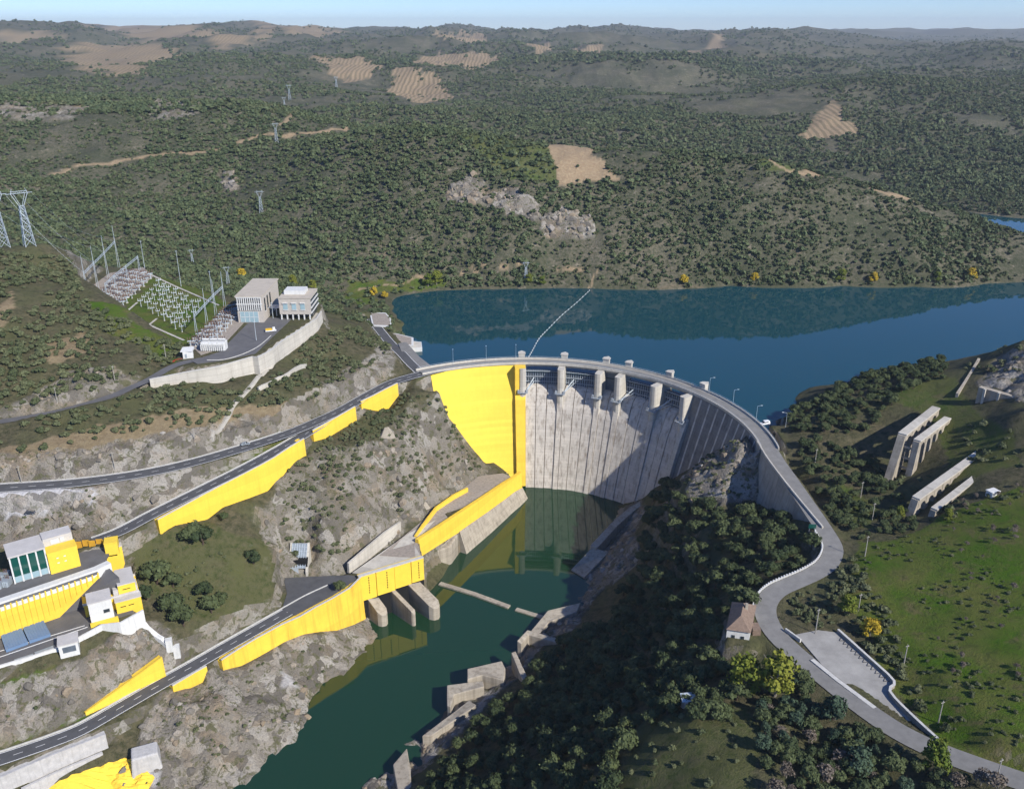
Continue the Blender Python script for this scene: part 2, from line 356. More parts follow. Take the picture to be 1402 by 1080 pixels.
# right bank
T('1070,580,71;1100,562,74;1150,542,79;1200,521,83;1280,508,89;1330,496,96;1380,476,108;1402,463,114;1100,610,72;1150,600,76;1200,572,80;1180,650,67;1150,690,66;1125,650,70;1250,542,87;1300,600,84;1350,600,90;1320,552,91;1402,560,104;1230,655,69;1260,702,72;1200,722,71;1300,690,79;1350,650,86;1402,650,90;1165,760,72;1200,765,74.5;1300,800,79;1402,750,86;1402,900,82;1250,850,75;1300,900,77;1350,985,77.5;1402,1005,78.5;1240,905,74;1290,985,75')
TW('170,480,64;215,500,64;280,520,64;350,530,66;430,560,66;520,600,66;700,640,66;900,720,66;500,420,120;400,450,118;600,500,125;350,300,95;300,200,86;280,120,84;150,90,80;135,425,66;150,460,62;0,110,60;60,120,70')
T('1000,606,67;1035,628,67;960,650,55;930,672,46;895,702,22;880,760,18;960,722,54;1040,705,58;1092,745,64;1000,785,56;930,805,36;880,850,27;840,800,7;820,835,7;775,855,4;850,905,31;760,915,12;720,955,11;800,965,30;900,935,50;950,885,58;1000,905,66;680,1005,12;750,1025,30;620,1062,11;850,1045,53;950,985,68;1000,1050,70;1100,1005,68;1050,935,69.5;1200,1065,70;560,1062,4;1010,840,66;1060,780,66;1110,765,67;860,730,6')
WALLS = {}
def wall_spec(key, road, rows):      # rows: u, v top, z top, v bottom  -> plan position and height of the wall's foot
    out = []
    if road < 0: rows = rows[::-1]; road = 1          # always listed with the open side on the left
    for u, vt, zt, vb in rows:
        p = P(u, vt, z=zt); zb = P(u, vb, Y=p.y).z; out.append((p, zb))
    WALLS[key] = out
    for (p, zb), (q, zq) in zip(out[:-1], out[1:]):
        d = (q - p).xy.normalized(); nrm = Vector((-d.y, d.x)) if road > 0 else Vector((d.y, -d.x))
        for a, z in ((p, zb), ((p + q)/2, (zb + zq)/2)): CT.append((a.x + nrm.x*2.5, a.y + nrm.y*2.5, z))
wall_spec('ramp', -1, [(215,713,62.8,716),(250,694,64.5,714),(277,679,65.8,709),(300,667,67,692),(337,648,68.7,679),(360,636,69.8,670),(374,628,70.3,655),(395,614,71,634),(415,602,71.7,616)])
wall_spec('mid', -1, [(427,591,72,603),(445,581,72,598),(468,568,72,584),(485,558,72,576)])
wall_spec('top', -1, [(493,551,72,557),(510,543,72,561),(525,535,72,562),(543,526,72,540)])
wall_spec('low', -1, [(302,905,24,915),(325,890,24,909),(350,875,24,896),(385,856,24,876),(410,845,24,866),(432,832,24,862),(455,820,24,860),(478,806,24,852),(492,792,24,845)])
wall_spec('wing', 1, [(1114,709,72,714),(1090,680,72,708),(1070,655,72,706),(1050,628,72,698)])
wall_spec('low2', -1, [(235,940,24,941),(255,928,24,940),(274,917,24,931),(282,913,24,915)])
wall_spec('plat', -1, [(205,521,97.3,530),(250,512,98.6,523),(300,503,99.6,519),(345,490,100,510),(352,491,100,512),(372,480,100,497),(386,468,100,487),(410,453,100,470),(432,438,100,452),(439,428,100,440)])
wall_spec('wedge', -1, [(116,975,25.2,977),(150,951,27.4,958),(190,922,30,935),(221,899,32.5,915)])
wall_spec('shota', -1, [(-50,1084,23,1102),(0,1063,23,1081),(70,1033,23,1051),(144,1004,23,1020)])
CT = np.array(CT)

def growth(a, b, d0, g, dmax):
    out = [a]; d = d0
    while out[-1] < b: d = min(d*g, dmax); out.append(out[-1] + d)
    return out
DX = 1.5
xr = growth(255, 14000, DX, 1.035, 320)[1:]; xl = [-x for x in growth(290, 14000, DX, 1.035, 320)[1:]][::-1]
GX = np.array(xl + list(np.arange(-290, 255.1, DX)) + xr)
GY = np.array([-v for v in growth(-150, 600, 2, 1.15, 100)[1:]][::-1] + list(np.arange(150, 540.1, DX)) + growth(540, 1250, DX, 1.012, 4.5)[1:] + growth(1251, 16000, 5, 1.022, 320)[1:])
X, Y = np.meshgrid(GX, GY); SH = X.shape; X = X.ravel(); Y = Y.ravel()
c3 = CT[:, :2]; n = len(c3)
K = np.hypot(c3[:, None, 0] - c3[None, :, 0], c3[:, None, 1] - c3[None, :, 1]) - 1.0*np.eye(n)
A = np.zeros((n + 3, n + 3)); A[:n, :n] = K; A[:n, n] = 1; A[:n, n+1:] = c3/1000; A[n:, :n] = A[:n, n:].T
sol = np.linalg.solve(A, np.r_[CT[:, 2], 0, 0, 0])
Z = np.empty_like(X)
for s in range(0, len(X), 20000):
    e = slice(s, s + 20000); D = np.hypot(X[e, None] - c3[None, :, 0], Y[e, None] - c3[None, :, 1])
    Z[e] = D @ sol[:n] + sol[n] + X[e]/1000*sol[n+1] + Y[e]/1000*sol[n+2]

# what covers the ground, by area (outlined in the survey photograph, stored on the ground itself)
U0, V0 = project(X, Y, Z)
wob = np.clip(260/np.maximum(Y, 100), 0, 1)
U = U0 + 22*fbm(X, Y, 22, 4, 3)*np.where(Y < 700, 1, 0.4); V = V0 + 14*fbm(X, Y, 22, 4, 9)*np.where(Y < 700, 1, 0.35)
def zone(polys, ylo=0, yhi=1e9):
    m = np.zeros(X.shape)
    for p in polys: m = np.maximum(m, inpoly(U, V, p))
    return m*(Y > ylo)*(Y < yhi)
rock = np.maximum.reduce([
    zone([[(300,915),(400,870),(480,840),(540,860),(505,900),(412,1005),(325,1090),(150,1090),(225,955)]], 0, 420),
    zone([[(380,650),(425,612),(500,610),(560,560),(600,560),(655,625),(690,640),(600,700),(520,750),(480,790),(390,795),(368,740)]], 300, 500)*0.7,
    zone([[(-100,680),(300,645),(395,612),(290,672),(200,712),(80,745),(-100,760)]], 280, 480),
    zone([[(-100,625),(120,612),(300,580),(420,552),(470,515),(520,470),(548,490),(530,515),(440,563),(300,610),(100,654),(-100,668)]], 300, 520)*0.9,
    zone([[(0,560),(70,520),(110,505),(185,512),(180,530),(100,556),(0,574)]], 330, 520)*0.8,
    zone([[(-90,950),(100,908),(180,850),(215,850),(245,888),(210,925),(90,985),(-90,1020)]], 200, 330),
    zone([[(612,262),(648,238),(672,255),(700,258),(738,276),(735,305),(690,292),(640,280),(612,276)],[(735,300),(775,282),(812,298),(818,322),(770,326),(738,318)]], 650, 900),
    zone([[(930,650),(975,606),(1010,598),(1046,628),(1030,690),(960,705)]], 300, 480),
    zone([[(782,778),(850,700),(880,690),(865,770),(800,850),(745,880),(700,945),(620,1010),(560,1075),(490,1090),(620,940),(740,850)]], 220, 460),
    zone([[(1340,525),(1365,490),(1402,465),(1480,470),(1480,560),(1402,545)]], 300, 560),
    zone([[(0,138),(60,140),(120,150),(100,165),(0,160)],[(200,140),(280,135),(270,160),(210,165)],[(300,235),(318,232),(325,258),(305,255)]], 700, 1300)*0.8])
grass = np.maximum.reduce([
    zone([[(1165,740),(1240,730),(1330,690),(1450,655),(1750,640),(2100,800),(2100,1300),(1500,1090),(1300,1025),(1235,950),(1200,880),(1150,800)]], 100, 400),
    zone([[(1190,540),(1300,520),(1380,590),(1402,640),(1300,660),(1290,590)],[(1130,655),(1170,660),(1200,720),(1150,720)]], 250, 520)*0.6,
    zone([[(205,730),(280,715),(385,740),(370,840),(280,850),(225,840),(165,765)]], 250, 400)*0.22,
    zone([[(150,385),(215,372),(330,425),(290,470),(250,470)],[(110,410),(150,415),(250,470),(240,500),(180,470)]], 420, 620),
    zone([[(300,628),(395,598),(380,615),(320,640)],[(470,390),(620,372),(620,385),(480,412)],[(-90,945),(80,905),(60,930),(-90,985)],[(-90,1000),(120,965),(130,975),(-90,1030)]], 180, 760)*0.9,
    zone([[(870,985),(1030,965),(1040,1090),(860,1090)]], 100, 260)*0.3,
    zone([[(620,180),(750,188),(765,250),(700,245)],[(1030,215),(1080,210),(1090,235),(1050,235)]], 700, 1000)*0.6])
soil = np.maximum.reduce([
    zone([[(748,190),(800,195),(850,247),(765,250)]], 700, 1000),
    zone([[(525,118),(545,102),(600,112),(622,126),(570,146)],[(555,95),(600,77),(690,84),(660,103),(600,104)],[(420,88),(500,92),(530,100),(480,108)]], 1200, 4500),
    zone([[(1095,192),(1118,160),(1135,143),(1150,145),(1162,170),(1182,193)]], 1150, 1900),
    zone([[(930,82),(960,70),(985,55),(992,62),(950,90)],[(710,75),(745,65),(775,72),(740,82)],[(590,50),(660,48),(675,62),(600,68)],[(780,75),(830,72),(820,82)]], 1500, 9000),
    zone([[(80,82),(180,55),(250,80),(160,95)],[(0,48),(60,42),(80,58),(0,62)],[(120,40),(200,38),(280,42),(200,52)],[(240,45),(300,48),(290,60),(230,58)],[(350,40),(470,42),(430,52),(360,50)],[(120,85),(210,92),(200,103),(110,98)],[(295,60),(370,50),(360,62),(300,72)]], 1500, 9000)*0.8,
    zone([[(0,612),(110,585),(220,565),(300,560),(420,548),(420,556),(300,590),(100,635),(0,648)],[(60,470),(110,450),(130,480),(80,500)],[(0,420),(20,400),(25,440),(0,460)]], 280, 520)*0.6])
white = np.maximum(zone([[(-90,690),(60,668),(140,675),(135,690),(60,702),(-90,722)]], 280, 420), 0.7*zone([[(385,925),(400,925),(408,945),(380,945)],[(200,1040),(218,1060),(215,1075),(190,1070)]], 200, 330))
rows_ = soil*(Y > 1150)
for pts, hw, ylo, yhi, st in (([(75,240),(110,228),(150,222),(220,210),(300,203),(345,192),(400,184),(440,180),(500,176),(572,175)], 2.0, 700, 1250, 1),
        ([(495,398),(545,385),(600,371),(650,363),(720,362),(770,366),(812,370),(808,382),(790,392)], 1.1, 640, 800, 1),
        ([(1045,212),(1075,232),(1120,238),(1165,246),(1200,262),(1250,272)], 2.4, 700, 1000, 1),
        ([(390,140),(400,155),(385,170)], 3, 900, 1250, .8), ([(0,150),(60,150),(130,148)], 2.5, 900, 1250, .7), ([(850,175),(868,158)], 1.6, 1000, 2500, .8)):
    d, _, _ = polydist(U, V, [(a, b, 0) for a, b in pts]); soil = np.maximum(soil, st*(1 - sstep(hw*.5, hw*1.2, d))*(Y > ylo)*(Y < yhi))
near = 1 - sstep(560, 720, Y)
# relief: broken rock near by, folded hills far away
rid = 1 - 2*np.abs(fbm(X, Y, 13, 4, 21)); rid2 = np.abs(fbm(X*1.0, Y*0.6, 5, 3, 31))
nz = rock*near*(2.6*(rid - 0.65) + 2.2*(0.25 - rid2)) + near*fbm(X, Y, 18, 4, 41)*(1.8 - 1.2*grass)
nz += (1 - near)*(sstep(64.5, 75, Z)*(rock*(7*(1 - 2*np.abs(fbm(X*0.6 + Y*.2, Y, 24, 5, 51)) - .45)) + fbm(X, Y, 45, 5, 61)*6)
                  + sstep(1000, 1700, Y)*(fbm(X, Y, 420, 6, 71)*np.clip(Y/1700*34, 0, 75) + (0.25 - np.abs(fbm(X, Y, 700, 4, 77)))*np.clip(Y/2500*50, 0, 70)))
Z = Z + nz*sstep(-2.5, 0.6, np.abs(Z)*0 + np.where(Z < 1.5, np.abs(Z), 3)) 
paved = np.zeros(X.shape); yard = np.zeros(X.shape)
def flatten(k, z, wgt):
    global Z; Z = Z*(1 - wgt) + z*wgt
for i, (pl, z, mg) in enumerate(PLATS):
    ins = inpoly(X, Y, pl); d, _, _ = polydist(X, Y, [tuple(p) for p in pl] + [tuple(pl[0])])
    flatten(None, z - 0.12, np.where(ins, 1.0, 1 - sstep(0.4, mg, d)))
    yard = np.maximum(yard, ins*1.0)
# the training-wall terrace falls towards the dam
TERR = [P(578,764,z=24), P(573,742,z=23.3), P(600,722,z=22), P(627,706,z=21), P(665,680,z=18.5), P(700,658,z=16), P(694,646,z=15.5), P(655,652,z=17), P(630,672,z=19.2), P(600,695,z=21.5), P(560,728,z=23.2), P(490,786,z=24)]
ins = inpoly(X, Y, TERR); d, _, tz = polydist(X, Y, [tuple(p) for p in TERR[:6]])
wt = np.where(ins, 1.0, 1 - sstep(0.3, 2.0, polydist(X, Y, [tuple(p) for p in TERR] + [tuple(TERR[0])])[0])); flatten(None, tz - 0.15, wt)
for key, r in ROADS.items():
    bb = [(min(p.x for p in r['p']) - 12, min(p.y for p in r['p']) - 12), (max(p.x for p in r['p']) + 12, max(p.y for p in r['p']) + 12)]
    I = np.where((X > bb[0][0]) & (X < bb[1][0]) & (Y > bb[0][1]) & (Y < bb[1][1]))[0]
    d, sd, rz = polydist(X[I], Y[I], [tuple(p) for p in r['p']])
    wgt = 1 - sstep(r['half'] + 0.9, r['half'] + 4.0, d)
    # on the side of a retaining wall the ground stops short
    for wk, rk in (('ramp','ramp'),('mid','upper'),('mid','ramp'),('top','upper'),('low','lower'),('low2','lower'),('wing','right'),('plat','yard')):
        if rk != key: continue
        wp = [(q.x, q.y, q.z) for q, zb in WALLS[wk]]; wd, ws, _ = polydist(X[I], Y[I], wp)
        wgt = np.where((wd < 8) & (ws*wd > -1.7), 0.0, wgt)
    Z[I] = Z[I]*(1 - wgt) + (rz - 0.22)*wgt
for wk in WALLS:     # nothing in front of a wall stands higher than its foot
    wp = [(q.x, q.y, q.z) for q, zb in WALLS[wk]]; wf = [(q.x, q.y, zb) for q, zb in WALLS[wk]]
    I = np.where((np.abs(X - wp[len(wp)//2][0]) < 90) & (np.abs(Y - wp[len(wp)//2][1]) < 90))[0]
    if wk == 'wing': I = I[Y[I] < 367]
    wd, ws, _ = polydist(X[I], Y[I], wp); _, _, fz = polydist(X[I], Y[I], wf)
    lim = fz - .3 + np.maximum(wd - 4, 0)*.55 + np.maximum(wd - 12, 0)*.7
    Z[I] = np.where((ws*wd > -1.7) & (wd < 40), np.minimum(Z[I], lim), Z[I])
ob_ = [P(579,765,z=24) + Vector((2, 2.2, 0)), P(490,792,z=24) + Vector((1, 2.2, 0))]
ob_ = [tuple(ob_[0]), tuple(ob_[1]), (ob_[1].x + 6, ob_[1].y - 12), (-50, 325), (-10, 345), (-25, 372), (ob_[0].x + 3, ob_[0].y + 4)]
ins = inpoly(X, Y, ob_); d, _, _ = polydist(X, Y, [(p[0], p[1], 0) for p in ob_] + [(ob_[0][0], ob_[0][1], 0)])
Z = np.where(ins, np.minimum(Z, np.maximum(-5, 6 - d*4)), Z)
# keep the ground clear of the dam body and of both pools
rr = np.hypot(X - DC.x, Y - DC.y); th = np.degrees(np.arctan2(X - DC.x, Y - DC.y))
tb = [on_face(u, v) for u, v in ((583,508),(592,535),(604,560),(622,580),(645,610),(664,634))]; ta = [math.degrees(math.atan2(q.x - DC.x, q.y - DC.y)) for q in tb]; oo_ = np.argsort(ta)
zl = np.interp(th, np.array(ta)[oo_], np.array([q.z for q in tb])[oo_])
Z = np.where((th > -33) & (th < -3) & (rr > face_r(0) - 4) & (rr < 122) & (rr > DR - BAT*(CREST - zl) - 3), np.minimum(Z, zl - .3), Z)
Z = np.where((rr > 108.5) & (rr < 122) & (th > -33) & (th < 93), np.minimum(Z, 52), Z); Z = np.where((rr > 86) & (rr < 122) & (th > -4) & (th < 50), np.minimum(Z, -3), Z)
Z = np.where((rr >= 112) & (rr < 135) & (th > -30) & (th < 80), np.minimum(Z, 60), Z)
TZ = Z.reshape(SH)
def ground(x, y):
    x = np.atleast_1d(np.asarray(x, float)); y = np.atleast_1d(np.asarray(y, float))
    i = np.clip(np.searchsorted(GX, x) - 1, 0, len(GX) - 2); j = np.clip(np.searchsorted(GY, y) - 1, 0, len(GY) - 2)
    fx = (x - GX[i])/(GX[i+1] - GX[i]); fy = (y - GY[j])/(GY[j+1] - GY[j])
    return (TZ[j, i]*(1-fx) + TZ[j, i+1]*fx)*(1-fy) + (TZ[j+1, i]*(1-fx) + TZ[j+1, i+1]*fx)*fy
def gz(x, y): return float(ground(x, y)[0])
def sight(u, v, y0=120, y1=9000):                      # first ground met along a sight line
    a = P(u, v, Y=1.0) - Vector((0, 0, CAMH)); ys = np.exp(np.linspace(math.log(y0), math.log(y1), 1500))
    h = CAMH + a.z*ys - ground(a.x*ys, ys); k = np.argmax(h < 0); yy = ys[k] if h[k] < 0 else y1
    return Vector((a.x*yy, yy, gz(a.x*yy, yy)))
def seen(x, y, z):
    t = np.linspace(0.25, 0.985, 60)[:, None]; h = CAMH + (z - CAMH)*t
    return (ground((x*t).ravel(), (y*t).ravel()).reshape(t.shape[0], -1) < h).all(0)
me = bpy.data.meshes.new('terrain'); ny, nx = SH
ij = np.arange(ny*nx).reshape(SH); q = np.stack([ij[:-1, :-1], ij[:-1, 1:], ij[1:, 1:], ij[1:, :-1]], -1).reshape(-1, 4)
me.vertices.add(ny*nx); me.vertices.foreach_set('co', np.stack([X, Y, Z], 1).astype(np.float32).ravel())
me.loops.add(q.size); me.loops.foreach_set('vertex_index', q.ravel().astype(np.int32))
me.polygons.add(len(q)); me.polygons.foreach_set('loop_start', np.arange(0, q.size, 4, dtype=np.int32)); me.polygons.foreach_set('loop_total', np.full(len(q), 4, np.int32))
me.polygons.foreach_set('use_smooth', np.ones(len(q), bool)); me.update(); me.validate()
for nm, arr in (('cover', (rock, grass, soil)), ('cover2', (white, rows_, near))):
    at = me.attributes.new(nm, 'FLOAT_COLOR', 'POINT'); at.data.foreach_set('color', np.stack([*arr, np.ones_like(rock)], 1).astype(np.float32).ravel())
terrain = struct(bpy.data.objects.new('terrain', me)); COL.objects.link(terrain)
nt, bs, pos = newmat('ground')
a1 = nt.nodes.new('ShaderNodeAttribute'); a1.attribute_name = 'cover'; a2 = nt.nodes.new('ShaderNodeAttribute'); a2.attribute_name = 'cover2'
s1 = nt.nodes.new('ShaderNodeSeparateColor'); nt.links.new(a1.outputs['Color'], s1.inputs[0]); s2 = nt.nodes.new('ShaderNodeSeparateColor'); nt.links.new(a2.outputs['Color'], s2.inputs[0])
nA = noise(nt, pos, 0.05, 8, 0.7); nB = noise(nt, pos, 0.4, 7, 0.7); nC = noise(nt, pos, 1.6, 5, 0.7); nD = noise(nt, pos, 0.012, 9, 0.72)
heath = mix(nt, ramp(nt, nB, [(0.35, (0, 0, 0)), (0.65, (1, 1, 1))]), (0.045, 0.050, 0.024), (0.135, 0.115, 0.070))
heath = mix(nt, ramp(nt, nA, [(0.45, (0, 0, 0)), (0.62, (.8, .8, .8))]), heath, (0.090, 0.095, 0.042))
farh = mix(nt, ramp(nt, nD, [(0.42, (0, 0, 0)), (0.6, (1, 1, 1))]), (0.075, 0.078, 0.050), (0.165, 0.145, 0.105))
farh = mix(nt, ramp(nt, nA, [(0.4, (0, 0, 0)), (0.62, (0.6,)*3)]), farh, (0.085, 0.090, 0.055))
farh = mix(nt, ramp(nt, noise(nt, pos, 0.009, 8, .75, 1.5), [(.60, (0, 0, 0)), (.68, (.7,)*3)]), farh, (0.22, 0.17, 0.115))
farh = mix(nt, ramp(nt, nB, [(.46, (0, 0, 0)), (.58, (.75,)*3)]), farh, (0.046, 0.056, 0.030))
farh = mix(nt, ramp(nt, noise(nt, pos, 0.13, 6, .75), [(.58, (0, 0, 0)), (.66, (.8,)*3)]), farh, (0.25, 0.215, 0.165))
c = mix(nt, s2.outputs[2], farh, heath)
gr = mix(nt, ramp(nt, nA, [(0.38, (0, 0, 0)), (0.6, (1, 1, 1))]), (0.060, 0.118, 0.009), (0.120, 0.130, 0.032))
gr = mix(nt, ramp(nt, noise(nt, pos, 0.11, 7, .75, .6), [(.52, (0, 0, 0)), (.66, (.8,)*3)]), gr, (0.135, 0.110, 0.052))
gr = mix(nt, ramp(nt, nB, [(0.5, (0, 0, 0)), (0.7, (.8, .8, .8))]), gr, (0.040, 0.062, 0.012))
c = mix(nt, s1.outputs[1], c, gr)
so = mix(nt, ramp(nt, nB, [(0.35, (0, 0, 0)), (0.65, (1, 1, 1))]), (0.26, 0.185, 0.115), (0.37, 0.285, 0.18))
wv = nt.nodes.new('ShaderNodeTexWave'); wv.inputs['Scale'].default_value = 0.03; wv.inputs['Distortion'].default_value = 9.0; wv.inputs['Detail'].default_value = 2; wv.inputs['Detail Scale'].default_value = .25; nt.links.new(pos, wv.inputs['Vector'])
so = mix(nt, math_n(nt, 'MULTIPLY', ramp(nt, wv.outputs['Fac'], [(.45, (0, 0, 0)), (.6, (.55,)*3)]), s2.outputs[1]), so, (0.12, 0.105, 0.06))
c = mix(nt, s1.outputs[2], c, so)
def voro(scale, feat, out='Distance'):
    n = nt.nodes.new('ShaderNodeTexVoronoi'); n.feature = feat; n.inputs['Scale'].default_value = scale
    wr = nt.nodes.new('ShaderNodeVectorMath'); wr.operation = 'MULTIPLY_ADD'; cn = nt.nodes.new('ShaderNodeTexNoise'); cn.inputs['Scale'].default_value = scale*1.3; cn.inputs['Detail'].default_value = 4; nt.links.new(pos, cn.inputs['Vector'])
    nt.links.new(cn.outputs['Color'], wr.inputs[0]); wr.inputs[1].default_value = (1.1/scale,)*3; nt.links.new(pos, wr.inputs[2]); nt.links.new(wr.outputs[0], n.inputs['Vector']); return n.outputs[out]
vc = voro(0.16, 'F1', 'Color'); vd = voro(0.16, 'DISTANCE_TO_EDGE'); vd2 = voro(0.5, 'DISTANCE_TO_EDGE')
sv = nt.nodes.new('ShaderNodeSeparateColor'); nt.links.new(vc, sv.inputs[0])
rk = ramp(nt, sv.outputs[0], [(0.0, (0.13, 0.118, 0.10)), (0.35, (0.21, 0.19, 0.16)), (0.7, (0.30, 0.272, 0.232)), (1.0, (0.40, 0.375, 0.335))])
rk = mix(nt, ramp(nt, nA, [(0.50, (0, 0, 0)), (0.66, (.55,)*3)]), rk, (0.33, 0.235, 0.135))
rk = mix(nt, ramp(nt, nC, [(0.30, (.55,)*3), (0.62, (0, 0, 0))]), rk, (0.11, 0.10, 0.085))
rk = mix(nt, ramp(nt, noise(nt, pos, 0.30, 9, .75, .8), [(0.53, (0, 0, 0)), (0.57, (.85,)*3)]), rk, mix(nt, nC, (0.05, 0.055, 0.025), (0.15, 0.145, 0.075)))
rk = mix(nt, ramp(nt, noise(nt, pos, .9, 9, .8), [(.33, (.8,)*3), (.42, (0, 0, 0))]), rk, (0.045, 0.04, 0.034))
c = mix(nt, s1.outputs[0], c, rk)
c = mix(nt, s2.outputs[0], c, mix(nt, nB, (0.36, 0.35, 0.35), (0.60, 0.59, 0.60)))
geo = nt.nodes.new('ShaderNodeNewGeometry'); sp = nt.nodes.new('ShaderNodeSeparateXYZ'); nt.links.new(geo.outputs['True Normal'], sp.inputs[0])
st = ramp(nt, sp.outputs[2], [(0.52, (.8,)*3), (0.68, (0, 0, 0))])
c = mix(nt, math_n(nt, 'MULTIPLY', st, s2.outputs[2]), c, rk)
nt.links.new(c, bs.inputs['Base Color']); bs.inputs['Roughness'].default_value = 0.95; bs.inputs['Specular IOR Level'].default_value = 0.08
fac_ = math_n(nt, 'ADD', math_n(nt, 'MULTIPLY', math_n(nt, 'MINIMUM', vd, 1.2), 1.2), math_n(nt, 'MINIMUM', vd2, .5)); fac_ = math_n(nt, 'MULTIPLY', fac_, s1.outputs[0])
hb = math_n(nt, 'ADD', math_n(nt, 'ADD', math_n(nt, 'MULTIPLY', nB, 1.0), math_n(nt, 'MULTIPLY', nC, 0.5)), fac_); bump(nt, bs, hb, 0.8, 1.0)
me.materials.append(M['ground'])

# ------------------------------------------------------------------ water
def water(name, col, ripple, rough):
    nt, bs, pos = newmat(name)
    bs.inputs['Base Color'].default_value = (*col, 1); bs.inputs['Roughness'].default_value = rough; bs.inputs['IOR'].default_value = 1.333; bs.inputs['Specular IOR Level'].default_value = 0.5
    h = math_n(nt, 'ADD', noise(nt, pos, 0.35, 4, 0.5, stretch=(1, .6, 1)), noise(nt, pos, 0.05, 3, 0.5)); bump(nt, bs, h, ripple, 0.15)
water('reservoir_water', (0.006, 0.047, 0.062), 0.03, 0.03)
water('river_water', (0.010, 0.038, 0.017), 0.025, 0.03)
M['river_water'].node_tree.nodes['Principled BSDF'].inputs['IOR'].default_value = 1.5
rim = [pol(112, d, RES_Z) for d in range(-36, 91, 3)]
rp = [(p.x, p.y) for p in rim] + [(133, 370), (220, 440), (400, 500), (900, 560), (2500, 600), (2500, 1100), (800, 1250), (420, 1120), (-100, 900), (-260, 700), (-180, 560), (-75, 500)]
mb = MB(); mb.add([(x, y, RES_Z) for x, y in rp], [tuple(range(len(rp)))[::-1]]); struct(mb.build('reservoir_water', 'reservoir_water'))
vp = [pol(92, d, 0) for d in range(-20, 75, 3)]
rv = [(p.x, p.y) for p in vp] + [(110, 380), (60, 300), (0, 240), (-40, 180), (-60, 60), (-260, 60), (-220, 200), (-140, 280), (-80, 350), (-50, 380), (-30, 420)]
mb = MB(); mb.add([(x, y, 0) for x, y in rv], [tuple(range(len(rv)))[::-1]]); struct(mb.build('river_water', 'river_water'))

# ------------------------------------------------------------------ roads
def offs(pts, d, dz=0.0):                              # parallel line, d > 0 to the left of travel
    out = []
    for i, p in enumerate(pts):
        t = (pts[min(i+1, len(pts)-1)] - pts[max(i-1, 0)]).xy.normalized(); out.append(Vector((p.x - t.y*d, p.y + t.x*d, p.z + dz)))
    return out
def ribbon(name, pts, d0, d1, dz, m, parent=None):
    mb = MB(); mb.sheet([offs(pts, d0, dz), offs(pts, d1, dz)]); o = mb.build(name, m, parent); return o
def dashes(pts, d, w, dz, on, off):
    mb = MB(); acc = 0.0; L = offs(pts, d - w/2, dz), offs(pts, d + w/2, dz); s = 0
    for i in range(len(pts) - 1):
        seg = (pts[i+1] - pts[i]).length; t = 0.0
        while t < seg:
            ph = (s + t) % (on + off)
            if ph < on:
                e = min(seg, t + on - ph); a, b = t/seg, e/seg
                mb.add([L[0][i].lerp(L[0][i+1], a), L[1][i].lerp(L[1][i+1], a), L[1][i].lerp(L[1][i+1], b), L[0][i].lerp(L[0][i+1], b)], [(0, 1, 2, 3)]); t = e + 1e-4
            else: t += on + off - ph + 1e-4
        s += seg
    return mb
def kerb_line(name, pts, d, w, h, m, parent=None, zoff=-0.3):
    a, b = offs(pts, d - w/2, zoff), offs(pts, d + w/2, zoff); mb = MB()
    mb.loft([[a[i], b[i], b[i] + Vector((0, 0, h - zoff)), a[i] + Vector((0, 0, h - zoff))] for i in range(len(pts))])
    return mb.build(name, m, parent)
RO = {}
def road(key, name, m, marks=True, centre=True, surf=0.0):
    r = ROADS[key]; pts = r['p']; h = r['half']
    o = struct(ribbon(name, pts, -h, h, surf, m)); RO[key] = o
    if marks:
        for s in (-1, 1): ribbon('edge_line', pts, s*(h - .52), s*(h - .24), surf + 0.012, 'marking', o)
        if centre: dashes(pts, 0, 0.18, surf + 0.012, 3, 4).build('centre_line', 'marking', o)
    return o
road('upper', 'hillside_road', 'asphalt'); road('ramp', 'ramp_road', 'asphalt', surf=0.02); road('spur', 'landing_road', 'asphalt', True, False, -0.02)
road('lower', 'river_road', 'asphalt'); road('yard', 'yard_road', 'deck_asphalt', False); road('right', 'bank_road', 'old_asphalt', False, surf=.07)
kerb_line('kerb', offs(ROADS['upper']['p'][36:], 0), -4.5, 0.35, 0.12, 'kerb', RO['upper'])
kerb_line('kerb', ROADS['lower']['p'], -3.9, 0.5, 0.35, 'kerb', RO['lower'])
kerb_line('kerb', ROADS['ramp']['p'][6:], -4.0, 0.4, 0.25, 'kerb', RO['ramp'])
kerb_line('kerb', ROADS['yard']['p'][8:24], 3.0, 0.3, 0.3, 'kerb', RO['yard'])

# ------------------------------------------------------------------ retaining walls
def retaining(key, name, label, m, coping='kerb', th=4.4, cap=0.25, par=0.8, cat='wall'):
    rows = WALLS[key]; pts = [q for q, _ in rows]; root = empty(name, pts[len(pts)//2], label, cat)
    o = offs(pts, 0.75); i = offs(pts, -th + 0.75); mb = MB(); cp = MB(); secs = []; cs = []
    for k, (q, zb) in enumerate(rows):
        z0 = zb - 5; bt = 0.05*(q.z - z0); od = (o[k] - i[k]).normalized()
        secs.append([Vector((o[k].x + od.x*bt, o[k].y + od.y*bt, z0)), Vector((o[k].x, o[k].y, q.z + par)), Vector((o[k].x - od.x*.5, o[k].y - od.y*.5, q.z + par)), Vector((o[k].x - od.x*.5, o[k].y - od.y*.5, q.z - .3)), Vector((i[k].x, i[k].y, q.z - .3)), Vector((i[k].x, i[k].y, z0))])
        a = o[k] + od*0.12; b = o[k] - od*0.62
        cs.append([Vector((a.x, a.y, q.z + par - .003)), Vector((a.x, a.y, q.z + par + cap)), Vector((b.x, b.y, q.z + par + cap)), Vector((b.x, b.y, q.z + par - .003))])
    mb.loft(secs).build('wall_face', m, root); cp.loft(cs).build('coping', coping, root); return root
